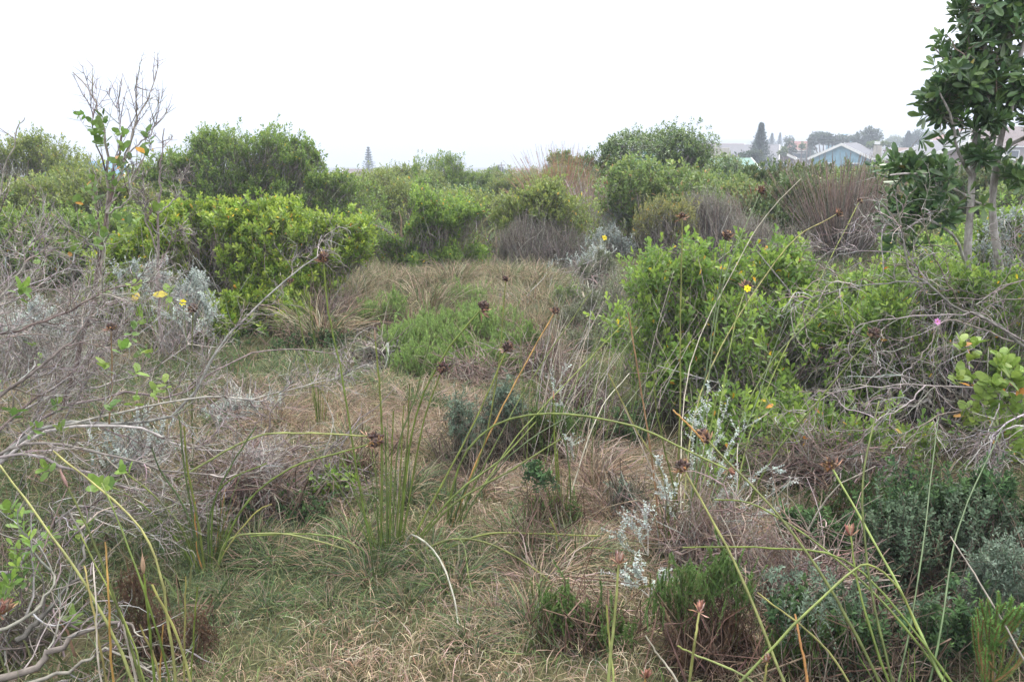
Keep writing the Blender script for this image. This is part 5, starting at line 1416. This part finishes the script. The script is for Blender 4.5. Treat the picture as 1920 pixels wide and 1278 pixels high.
# ---------------------------------------------------------------- grass
def grassfield(name, label, rng, n, xf, hL, width, palette, lean, curl, gate=None, clump=0.0, under=.12):
    """curved blades scattered over an area given by xf(rng,n)->(x,y)"""
    x, y = xf(rng, n)
    if clump > 0:
        nc = max(8, n // 60)
        cx, cy = x[:nc], y[:nc]
        i = rng.integers(0, nc, n)
        on = rng.random(n) < .75
        x = np.where(on, cx[i] + rng.normal(0, clump, n), x); y = np.where(on, cy[i] + rng.normal(0, clump, n), y)
    if gate is not None:
        k = gate(x, y, rng); x, y = x[k], y[k]
    k = np.ones(len(x), bool)
    for a, b, r in PLANTS:
        k &= ((x - a) ** 2 + (y - b) ** 2 > r * r) | (rng.random(len(x)) < under)
    x, y = x[k], y[k]
    n = len(x)
    z = gz(x, y)
    P0 = np.stack([x, y, z - .005], -1)
    nz = Noise(rng, 1.6)
    L = hL * rng.uniform(.4, 1.25, n) * (1 + .35 * nz(P0)).clip(.35, 2)
    th = np.abs(rng.normal(lean, lean * .5, n)); ph = rng.uniform(0, 6.28, n) + 1.2 * Noise(rng, 1.1)(P0)
    D = np.stack([np.cos(ph) * np.sin(th), np.sin(ph) * np.sin(th), np.cos(th)], -1)
    K = 4
    d = D.copy(); P = np.empty((n, K, 3)); P[:, 0] = P0
    bend = np.stack([np.cos(ph), np.sin(ph), -np.ones(n) * 1.1], -1) * curl * rng.uniform(.2, 1.8, (n, 1))
    for k in range(1, K):
        P[:, k] = P[:, k - 1] + d * (L / (K - 1))[:, None]
        d = nrm(d + bend * .45 * k + rng.normal(0, .22, (n, 3)))
    P[:, 1:, 2] = np.maximum(P[:, 1:, 2], z[:, None] + rng.uniform(.004, .05, (n, 1)))
    side = nrm(np.cross(D, rng.normal(size=(n, 3))))
    w = width * rng.uniform(.6, 1.4, n)
    prof = np.array([.8, 1, .75, .12])
    V = np.stack([P - side[:, None] * (prof[None, :, None] * w[:, None, None] / 2),
                  P + side[:, None] * (prof[None, :, None] * w[:, None, None] / 2)], 2)
    o = (np.arange(n) * K * 2)[:, None] + np.arange(K - 1)[None] * 2
    Q = np.stack([o, o + 1, o + 3, o + 2], -1).reshape(-1, 4)
    g = Geo()
    c = palette(x, y, rng, n)
    g.add(V.reshape(-1, 3), None, Q, np.repeat(c, K * 2, 0))
    ob = g.build(name, M['grass'])
    tag(ob, label, 'grass', kind='stuff')
    return ob

STRAW = [(.33, .255, .185, 3), (.27, .195, .145, 3), (.42, .345, .27, 2), (.17, .12, .085, 2), (.22, .21, .11, 2)]
PINK = [(.29, .215, .17, 3), (.38, .31, .26, 2), (.19, .135, .105, 2), (.17, .15, .10, 1)]
GREEN = [(.10, .145, .065, 3), (.14, .185, .08, 2), (.085, .12, .07, 2), (.19, .20, .10, 1.5)]
def wedge(y0, y1, half=.78, pad=1.0):
    def f(rng, n):
        y = np.sqrt(rng.uniform(y0 ** 2, y1 ** 2, n))
        x = rng.uniform(-1, 1, n) * (y * half + pad)
        return x, y
    return f
_gn = Noise(np.random.default_rng(5), 1.5); _gn2 = Noise(np.random.default_rng(6), 2.8)
def greenness(x, y):
    P = np.stack([x, y, x * 0], -1)
    g = .5 * _gn(P) + .3 * _gn2(P)
    # greener around the tussocks on the left, straw in the front and in the middle of the clearing
    g = g + .35 * np.exp(-(((x + .75) / .9) ** 2 + ((y - 3.1) / .55) ** 2))
    g = g - .85 * np.exp(-(((x + .1) / 1.0) ** 2 + ((y - 2.3) / .38) ** 2))
    g = g - .5 * np.exp(-(((x - .1) / 1.3) ** 2 + ((y - 4.9) / 1.0) ** 2)) - .5 * np.exp(-(((y - 9.2) / 1.2) ** 2))
    return g
def mixpal(dry, green, bias):
    def f(x, y, rng, n):
        g = greenness(x, y) + rng.normal(0, .45, n) + bias
        a = pal(rng, dry, n, .2); b = pal(rng, green, n, .2)
        return np.where((g > 0)[:, None], b, a)
    return f
rg = np.random.default_rng(11)
_gap = Noise(np.random.default_rng(8), 7.0)
def clear(x, y, rng):     # bare and shaded under the big shrubs
    k = np.ones(len(x), bool)
    k &= ~(((x - 1.9) / 1.1) ** 2 + ((y - 5.3) / 1.0) ** 2 < 1)
    P = np.stack([x, y, x * 0 + 7], -1)
    k &= (_gap(P) > -.35) | (rng.random(len(x)) < .35)       # thin spots where soil and litter show
    k &= (x < .42 * y + .1) | (rng.random(len(x)) < .3)
    return k
grassfield('grass', 'short matted green and straw turf of the trodden clearing', rg, 190000, wedge(1.9, 5.6), .12, .0024,
           mixpal(STRAW, GREEN, -.12), .8, .5, clear, clump=.05)
grassfield('grass', 'ankle high mixed grass over the middle of the clearing', rg, 120000, wedge(5.2, 10.8), .13, .0042,
           mixpal(STRAW, GREEN, .3), .6, .4, clear, clump=.08)
def tallgate(x, y, rng):
    P = np.stack([x, y, x * 0 + 3], -1)
    return (_gn2(P) + .4 * _gn(P) > .25) & clear(x, y, rng)
grassfield('grass', 'taller pinkish dry grass standing in loose patches', rg, 45000, wedge(2.6, 8.0), .17, .0026,
           lambda x, y, r, n: pal(r, PINK, n, .2), .45, .35, tallgate, clump=.07)
def belt(rng, n):
    y = rng.uniform(7.4, 10.2, n); x = rng.uniform(-1.9, .5, n); return x, y
grassfield('grass', 'knee high tan grass in front of the dark green shrub', rg, 20000, belt, .26, .005,
           lambda x, y, r, n: pal(r, [(.28, .225, .155, 3), (.22, .175, .12, 2), (.36, .30, .22, 2), (.13, .16, .075, 4)], n, .18), .35, .25, lambda x, y, r: (_gap(np.stack([x * .6, y * .6, x * 0 + 2], -1)) > -.3) | (r.random(len(x)) < .3), clump=.08)
def farscrub(rng, n):
    y = rng.uniform(12, 60, n); x = rng.uniform(-1, 1, n) * y * .75; return x, y
grassfield('ground_cover', 'low olive undergrowth between the distant shrubs', rg, 90000, farscrub, .5, .03,
           lambda x, y, r, n: pal(r, [(.09, .12, .04, 3), (.13, .14, .06, 2), (.16, .13, .08, 1)], n, .25), .5, .3, clump=.3)
def sides(rng, n):
    x = rng.uniform(-7, 7, n); y = rng.uniform(1.6, 12, n)
    return x, y
grassfield('ground_cover', 'dull green herbs and litter under the shrubs at both sides', rg, 60000, sides, .2, .007,
           lambda x, y, r, n: pal(r, [(.06, .085, .035, 3), (.09, .11, .05, 2), (.16, .12, .09, 2)], n, .25), .6, .3,
           lambda x, y, r: np.abs(x) > .28 * y + .3, clump=.1)

# low weeds and tufts scattered through the turf
def tuftgate(x, y, rng):
    P = np.stack([x, y, x * 0 + 11], -1)
    return (_gap(P) > .55) & (x < .45 * y)
grassfield('grass', 'small dark green tufts poking through the straw of the clearing', rg, 60000, wedge(2.2, 9.5), .13, .0045,
           lambda x, y, r, n: pal(r, [(.07, .115, .045, 3), (.10, .15, .05, 2), (.055, .09, .05, 2)], n, .2), .55, .35, tuftgate, clump=.035)

# separate standing tufts that break up the turf
def tuft(label, spots, palette, h, seed, n=230, r=.07, lean=.35, w=.0035, group='dry grass tufts'):
    rng = rngs(seed)
    n2 = n
    ph = rng.uniform(0, 6.28, n2); q = rng.random(n2) ** .6
    P0 = np.stack([np.cos(ph) * q * r, np.sin(ph) * q * r, np.zeros(n2) - .01], -1)
    th = np.abs(rng.normal(lean, lean * .5, n2)) + q * .25
    D = np.stack([np.cos(ph) * np.sin(th), np.sin(ph) * np.sin(th), np.cos(th)], -1)
    L = h * rng.uniform(.4, 1.15, n2); K = 5
    P = np.empty((n2, K, 3)); P[:, 0] = P0; d = D.copy()
    for k in range(1, K):
        P[:, k] = P[:, k - 1] + d * (L / (K - 1))[:, None]
        d = nrm(d + np.stack([np.cos(ph), np.sin(ph), -np.ones(n2)], -1) * .14 * k * rng.uniform(.2, 1.6, (n2, 1)) + rng.normal(0, .14, (n2, 3)))
    g = Geo()
    tubes(g, P, w * .5 * np.array([.8, 1, .8, .55, .15])[None] * rng.uniform(.7, 1.3, (n2, 1)), 3, pal(rng, palette, n2, .2))
    e = None
    for i, (px, py) in enumerate(spots):
        p = gp(px, py)
        if e is None:
            e = g.build('grass_tuft', M['grass'], None, (0, 0, 0)); o = e
            tag(e, label, 'grass tuft', group)
        else:
            o = e.copy(); SC.collection.objects.link(o)
        o.location = [float(v) for v in p]; o.rotation_euler = (rng.normal(0, .08), rng.normal(0, .08), rng.uniform(0, 6.28))
        s_ = rng.uniform(.7, 1.35); o.scale = (s_ * rng.uniform(.8, 1.4), s_, s_ * rng.uniform(.75, 1.15))
TAN = [(.29, .235, .16, 3), (.23, .185, .125, 3), (.37, .32, .23, 2), (.14, .165, .075, 3)]
tuft('knee high tan grass tuft on the far side of the clearing', [(1000, 548), (1030, 550), (950, 545), (925, 552), (700, 560), (720, 552), (745, 550), (800, 552), (850, 550),
      (670, 575), (960, 580), (1000, 590), (830, 585), (800, 600), (640, 600), (1040, 580), (740, 600), (690, 625), (920, 572), (775, 560), (1060, 600), (600, 640)], TAN, .42, 901, 260, .12, .3, .006, 'tan grass tufts')
tuft('shaggy pinkish dry grass tuft in the foreground turf', [(480, 905), (520, 930), (440, 880), (550, 900), (500, 880), (1130, 880), (1180, 1010), (1110, 900), (1150, 960), (1090, 860), (960, 900), (1000, 930), (820, 780), (780, 760),
      (1350, 1010), (1450, 1030), (1250, 1010), (640, 760), (580, 740), (700, 790), (900, 920), (860, 760), (930, 1150), (1010, 1090), (520, 790), (470, 740), (1110, 820), (1020, 840), (1420, 980), (760, 830), (1500, 1000), (1450, 1060), (1550, 1050), (1600, 1020), (1480, 1110), (1580, 1100), (1420, 1040), (1520, 1150), (1650, 1150), (1560, 960), (1400, 1150), (1620, 1080)],
     PINK + STRAW[:1], .2, 902, 260, .08, .7, .003, 'pinkish dry grass tufts')
tuft('rough grey-green grass tuft in the foreground turf', [(560, 1010), (610, 1060), (660, 1020), (700, 1080), (520, 1060), (480, 1040), (800, 1050), (850, 1100), (640, 950), (450, 1000), (590, 880), (660, 840), (560, 850), (760, 930),
      (700, 940), (830, 860), (800, 900), (900, 1050), (1000, 1020), (960, 1010), (1080, 1050), (430, 1110), (500, 1140), (620, 1130), (760, 1130), (880, 1200), (1000, 1180), (600, 700), (560, 720), (520, 700)],
     GREEN + STRAW[:1], .17, 903, 240, .07, .6, .003, 'grey-green grass tufts')
# ---------------------------------------------------------------- town beyond the scrub
def polyobj(name, verts, faces, mat, parent, origin):
    g = Geo()
    V = np.array(verts, float)
    T = [f for f in faces if len(f) == 3]; Q = [f for f in faces if len(f) == 4]
    for f in faces:                       # pentagon gables
        if len(f) == 5: Q.append([f[0], f[1], f[2], f[4]]); T.append([f[2], f[3], f[4]])
    g.add(V, T, Q)
    o = g.build(name, mat, parent, origin)
    m = o.modifiers.new('s', 'EDGE_SPLIT'); m.split_angle = rad(20)
    return o
def box(name, c, s, mat, parent, R=np.eye(3), origin=(0, 0, 0)):
    v = np.array([[x, y, z] for z in (-.5, .5) for y in (-.5, .5) for x in (-.5, .5)]) * np.array(s)
    v = (v + np.array(c)) @ R.T + np.array(origin)
    return polyobj(name, v, [[0, 2, 3, 1], [4, 5, 7, 6], [0, 1, 5, 4], [2, 6, 7, 3], [0, 4, 6, 2], [1, 3, 7, 5]], mat, parent, origin)

H = dict(blue=flat_mat('blue_render', (.16, .31, .40), .85), white=flat_mat('white_paint', (.62, .62, .61), .6, .05), slate=flat_mat('dark_roof_sheet', (.10, .10, .12), .7, .12, 3, 4),
         red=flat_mat('red_tile', (.22, .095, .08), .85, .2, 3, 5), terracotta=flat_mat('faded_tile', (.17, .12, .11), .85, .2, 3, 5), brick=flat_mat('brown_brick', (.17, .12, .105), .9, .2),
         cream=flat_mat('cream_render', (.36, .33, .28), .85), pink=flat_mat('pinkish_render', (.22, .17, .155), .85), glass=flat_mat('window_glass', (.04, .05, .06), .15, .1),
         mint=flat_mat('mint_sheet', (.13, .23, .20), .7), bluegrey=flat_mat('blue_roof_sheet', (.12, .24, .42), .6), brown=flat_mat('brown_roof', (.14, .10, .095), .85, .2, 3, 5))

def house(label, c, L, Wd, hw, hr, ang, wall, roof, ov=.4, chim=None, wins=3, gable_win=True):
    """gabled house: ridge along local x, gable end faces local -x"""
    c = np.array([c[0], c[1], c[2]], float)
    e = thing('house', label, 'house', c)
    a = rad(ang); R = np.array([[math.cos(a), -math.sin(a), 0], [math.sin(a), math.cos(a), 0], [0, 0, 1]])
    l, w = L / 2, Wd / 2
    def tr(v): return np.array(v, float) @ R.T + c
    v = tr([[-l, -w, -2], [-l, w, -2], [-l, w, hw], [-l, 0, hw + hr], [-l, -w, hw], [l, -w, -2], [l, w, -2], [l, w, hw], [l, 0, hw + hr], [l, -w, hw]])
    polyobj('wall', v, [[0, 4, 3, 2, 1], [5, 6, 7, 8, 9], [0, 5, 9, 4], [1, 2, 7, 6]], H[wall], e, c)
    t = .16; wo = w + ov; lo = l + ov; s = hr / w; zr = hw + hr + .05; ze = hw + .05 - s * ov
    rf = [[-lo, -wo, ze], [-lo, 0, zr], [-lo, wo, ze], [lo, -wo, ze], [lo, 0, zr], [lo, wo, ze]]
    rv = tr(rf + [[p[0], p[1], p[2] + t] for p in rf])
    ro = polyobj('roof', rv, [[6, 9, 10, 7], [7, 10, 11, 8], [0, 1, 4, 3], [1, 2, 5, 4], [0, 3, 9, 6], [2, 8, 11, 5], [3, 4, 10, 9], [4, 5, 11, 10], [0, 6, 7, 1], [1, 7, 8, 2]], H[roof], e, c)
    for sx in (-1, 1):      # white bargeboards
        x0 = sx * (lo + .02); x1 = sx * (lo + .1)
        bb = tr([[x0, -wo, ze - .14], [x0, 0, zr - .14], [x0, wo, ze - .14], [x0, -wo, ze + t + .03], [x0, 0, zr + t + .03], [x0, wo, ze + t + .03],
                 [x1, -wo, ze - .14], [x1, 0, zr - .14], [x1, wo, ze - .14], [x1, -wo, ze + t + .03], [x1, 0, zr + t + .03], [x1, wo, ze + t + .03]])
        polyobj('bargeboard', bb, [[0, 1, 4, 3], [1, 2, 5, 4], [6, 9, 10, 7], [7, 10, 11, 8], [3, 4, 10, 9], [4, 5, 11, 10], [0, 6, 7, 1], [1, 7, 8, 2], [0, 3, 9, 6], [2, 8, 11, 5]], H['white'], ro, c)
    for sy in (-1, 1):
        box('gutter', (0, sy * (wo + .06), ze + .05), (2 * lo, .12, .14), H['white'], ro, R, c)
    if chim:
        box('chimney', (chim[0], chim[1], chim[2]), chim[3], H[chim[4]], e, R, c)
    if gable_win:
        for yy in (-w * .42, w * .42):
            wn = box('window', (-l - .03, yy, hw - 1.1), (.1, 1.7, 1.1), H['white'], e, R, c)
            box('pane', (-l - .1, yy, hw - 1.1), (.06, 1.4, .85), H['glass'], wn, R, c)
    for k in range(wins):
        xx = -l + L * (k + .5) / wins
        wn = box('window', (xx, -w - .03, hw - 1.1), (1.6, .1, 1.1), H['white'], e, R, c)
        box('pane', (xx, -w - .1, hw - 1.1), (1.35, .06, .85), H['glass'], wn, R, c)
    return e
def hat(px, py, Y, peak):      # place so that the ridge reaches the given height
    p = at(px, py, Y); return np.array([p[0], p[1], p[2] - peak])
# ridge pixel, distance
house('sky blue house with white trimmed gable, dark roof and long wing beside a pale chimney', hat(1592, 271, 112, 4.3), 15, 6.8, 2.7, 1.6, 62, 'blue', 'slate', chim=(-4.5, -3.9, 2.6, (.9, .9, 3.2), 'cream'))
house('long low dark roofed wing behind the blue gabled house', hat(1668, 281, 122, 3.8), 14, 7, 2.6, 1.2, -24, 'cream', 'slate')
house('brown brick house with white edged gable left of the blue house', hat(1452, 273, 125, 4.2), 8, 5.5, 2.5, 1.3, 72, 'brick', 'terracotta')
house('dark roofed house with a broad cream chimney stack left of the tall conifer', hat(1392, 274, 118, 4.2), 9, 8, 2.5, 1.7, -17, 'cream', 'slate', chim=(-3.0, -4.6, 2.0, (3.0, .9, 4.0), 'cream'))
house('reddish brown roof at the far left of the town', hat(1348, 272, 135, 4.0), 7, 8, 2.5, 1.5, -14, 'pink', 'brown')
house('salmon walled house with red roof behind the small trees', hat(1499, 264, 165, 4.5), 3.6, 5, 2.8, 1.4, -19, 'pink', 'red')
house('pink roofed low house just left of the pale trunks', hat(1728, 279, 100, 3.6), 5.5, 7, 2.4, 1.1, -26, 'pink', 'terracotta')
house('brown gabled house with one white window right of the pink roof', hat(1782, 268, 85, 4.0), 8, 9.5, 2.3, 1.7, 84, 'brick', 'slate')
house('two storey white house with a bright red roof seen through the dark crown', hat(1806, 243, 150, 7.0), 11, 8, 5.2, 1.8, 70, 'white', 'red')
house('large grey pink roofed house at the right edge of the town', hat(1905, 240, 120, 6.0), 10, 9, 3.6, 2.4, -30, 'pink', 'brown')
house('little blue roofed house between the two umbrella trees', hat(1587, 253, 190, 5.0), 7, 7, 3.2, 1.8, 80, 'blue', 'bluegrey')
house('pale roof peeping over the scrub between the umbrella trees', hat(1612, 267, 150, 3.8), 4, 6, 2.4, 1.2, -22, 'cream', 'terracotta')
house('blue roof on the skyline beyond the left hand scrub', hat(163, 307, 75, 4.5), 6, 5, 2.8, 1.7, 10, 'cream', 'bluegrey')
house('brown roof at the foot of the lone conifer left of centre', hat(672, 319, 150, 4.0), 4.5, 6, 2.5, 1.5, 5, 'brick', 'brown')
house('low pink walled house on the horizon behind the reddish restio', hat(985, 317, 160, 3.6), 4, 5, 2.4, 1.1, 3, 'pink', 'terracotta')
house('mint green garden roof half hidden below the domed thicket', hat(1362, 302, 60, 2.6), 3.2, 2.6, 1.8, .8, 20, 'cream', 'mint', wins=0, gable_win=False)

def conifer(label, px, ytop, Y, h, wd, seed, dense=1.0, col=None, lean=0.0):
    rng = rngs(seed)
    tip = at(px, ytop, Y); root = tip - np.array([0, 0, h])
    e = thing('conifer_tree', label, 'tree', root)
    t = Geo(); tr_ = bez([root, root + (tip - root) * .5 + np.array([lean, 0, 0]), tip], 10)
    tubes(t, tr_[None], (np.linspace(.22, .03, 10) * h / 9)[None], 7, np.array([[.13, .10, .085]]))
    t.build('trunk', M['twig'], e, root)
    f = Geo()
    tiers = int(24 * dense)
    for i in range(tiers):
        k = (i + .5) / tiers; z = h * (.12 + .86 * k); R = wd * .5 * (1 - k) ** 1.05 * rng.uniform(.75, 1.15) + .1
        m = 7
        ph = np.arange(m) / m * 6.28 + rng.uniform(0, 6)
        n = 8
        s = np.linspace(.15, 1, n)[None]
        P = np.stack([np.cos(ph)[:, None] * s * R, np.sin(ph)[:, None] * s * R, z + R * .35 * s ** 2 - .1 * R * s + 0 * ph[:, None]], -1) + root
        P = P.reshape(-1, 3) + rng.normal(0, .05, (m * n, 3))
        A = nrm(np.stack([np.repeat(np.cos(ph), n), np.repeat(np.sin(ph), n), np.ones(m * n) * .55], -1))
        shoots(f, rng, P, A, dict(L=.26 * h / 9, W=.11 * h / 9, m=5, slen=.2, tm='far', ang=(60, 10), pal=col or [(.055, .085, .06, 3), (.075, .105, .07, 2), (.04, .06, .045, 2)]))
    f.build('crown', M['needle'], e, root)
    return e
conifer('tall dark pointed conifer standing over the town roofs', 1428, 229, 105, 7.6, 4.6, 801, 1.6)
conifer('lone airy star-branched conifer on the skyline left of centre', 690, 274, 150, 6.8, 3.6, 802, .62, [(.10, .13, .12, 1), (.075, .10, .095, 1)])
conifer('pale distant conifer right of the tall dark one', 1448, 249, 210, 6.5, 4.4, 803, .9)
conifer('faintest slender conifer on the town skyline', 1463, 248, 240, 6.5, 3.0, 804, .8)
conifer('small pointed conifer left of the blue gable', 1521, 253, 150, 5.5, 2.8, 805, 1)
conifer('dark pointed conifer by the woods left of the pale trunks', 1704, 245, 160, 8, 6.0, 806, 1.5)

def broad(label, lobes, Y, seed, col, group=None, L=.32, spacing=.42, ht=None):
    rng = rngs(seed)
    lb = np.array([pxl(a, b, c, d, Y) for a, b, c, d in lobes])
    cx, cy = lb[:, 0].mean(), lb[:, 1].mean(); root = np.array([cx, cy, float(gz(cx, cy))])
    e = thing('broad_tree', label, 'tree', root, group)
    u = []; T, N = crown_points(rng, lb, spacing, layers=2.2, bump=.35, bfreq=.9, gmin=-5)
    f = Geo(); shoots(f, rng, T, nrm(N + rng.normal(0, .4, N.shape)), dict(L=L, W=L * .55, m=5, slen=.3, tm='far', ang=(75, 20), pal=col))
    f.build('crown', M['leaf'], e, root)
    b = Geo(); n = len(lb)
    P = np.stack([np.repeat(root[None], n, 0) - np.array([0, 0, .3]), root * .6 + lb[:, :3] * .4 + rng.normal(0, .2, (n, 3)), lb[:, :3]], 1)
    P = np.stack([bez(p, 7) for p in P])
    tubes(b, P, np.linspace(.16, .05, 7)[None] * np.ones((n, 1)), 6, np.array([[.15, .12, .10]] * n))
    b.build('trunk', M['twig'], e, root)
DK = [(.05, .075, .05, 3), (.065, .09, .055, 2), (.09, .09, .06, 1)]
OL = [(.10, .14, .055, 3), (.14, .17, .06, 2), (.07, .10, .045, 1)]
broad('wind-shaped umbrella tree left of the little blue roof', [(1545, 255, 18, 9), (1535, 262, 16, 9), (1568, 262, 16, 8), (1555, 266, 22, 7), (1525, 268, 8, 8)], 135, 811, DK)
broad('wider umbrella tree with bare spiky top right of the little blue roof', [(1615, 258, 18, 10), (1635, 255, 14, 9), (1602, 262, 12, 8), (1640, 264, 14, 10), (1632, 246, 12, 6), (1645, 248, 4, 5), (1620, 268, 22, 8)], 140, 812, DK, spacing=.5)
broad('yellow-green garden tree behind the dark wing roof', [(1652, 270, 17, 8), (1635, 273, 12, 7), (1665, 272, 8, 6)], 118, 813, OL)
broad('rounded tree left of the salmon walled house', [(1479, 264, 9, 6)], 190, 814, DK)
broad('dark garden tree before the salmon walled house', [(1483, 278, 9, 11), (1478, 284, 7, 8)], 125, 815, DK)
broad('small garden tree between the conifer and the blue gable', [(1504, 275, 7, 9)], 130, 816, OL)
broad('brownish garden tree touching the left end of the blue house', [(1514, 272, 9, 8), (1520, 280, 8, 8)], 135, 817, DK)
broad('grey-green hedge tree beside the white gabled brick house', [(1465, 287, 10, 8), (1470, 282, 7, 7)], 110, 818, OL)
broad('pale grey-green tree line end left of the dark pointed conifer', [(1678, 264, 12, 8), (1690, 268, 10, 8), (1668, 266, 8, 6)], 230, 819, OL)
broad('rounded dark tree right of the dark pointed conifer', [(1724, 258, 16, 10), (1735, 265, 14, 10), (1715, 266, 10, 10)], 170, 820, DK)
broad('greyish tree against the red roofed two storey house', [(1755, 262, 16, 14), (1762, 252, 8, 7), (1745, 268, 12, 10)], 160, 821, OL)
broad('dark low tree at the foot of the tall dark conifer', [(1405, 292, 14, 7), (1418, 290, 12, 8), (1388, 297, 12, 6)], 85, 822, DK)
broad('small round tree on the horizon left of the little dark tree', [(932, 316, 11, 6), (922, 320, 9, 6), (940, 322, 9, 6)], 120, 823, DK)
broad('tiny round tree right of the low pink walled house', [(1027, 313, 6, 4)], 120, 824, DK)

def post(label, px, ytop, Y, h, name='utility_pole', lamp=False):
    top = at(px, ytop, Y); root = top - np.array([0, 0, h]); e = thing(name, label, 'pole' if not lamp else 'lamp', root)
    g = Geo(); tubes(g, np.array([[root, root + (top - root) * .5, top]]), .07, 8, np.array([[.3, .28, .26]])); g.build('pole', M['twig'], e, root)
    if lamp:
        box('lamp_head', (0, 0, h + .12), (.5, .5, .35), H['white'], e, np.eye(3), root)
    else:
        box('crossarm', (0, 0, h - .4), (1.0, .1, .1), H['brick'], e, np.eye(3), root)
post('thin pole on the horizon right of the small round tree', 940, 304, 110, 5)
post('dark thin pole before the long low wing of the blue house', 1664, 276, 100, 5)
post('white headed lamp post before the yellow-green garden tree', 1645, 270, 105, 4.5, 'street_lamp', True)

# ---------------------------------------------------------------- haze over land and bay
def haze():
    m, t, o = _mat('sea_haze')
    v = t.nodes.new('ShaderNodeVolumePrincipled')
    v.inputs['Color'].default_value = (.76, .83, 1.0, 1)
    v.inputs['Density'].default_value = HAZE_D
    v.inputs['Anisotropy'].default_value = 0.0
    t.links.new(v.outputs[0], o.inputs['Volume'])
    g = Geo()
    x0, x1, y0, y1, z0, z1 = -4500, 4500, -4500, 4600, -40, 52
    v8 = [[x, y, z] for z in (z0, z1) for y in (y0, y1) for x in (x0, x1)]
    g.add(v8, None, [[0, 2, 3, 1], [4, 5, 7, 6], [0, 1, 5, 4], [2, 6, 7, 3], [0, 4, 6, 2], [1, 3, 7, 5]])
    b = g.build('haze', m)
    tag(b, kind='stuff')
HAZE_D = 0.0021
haze()
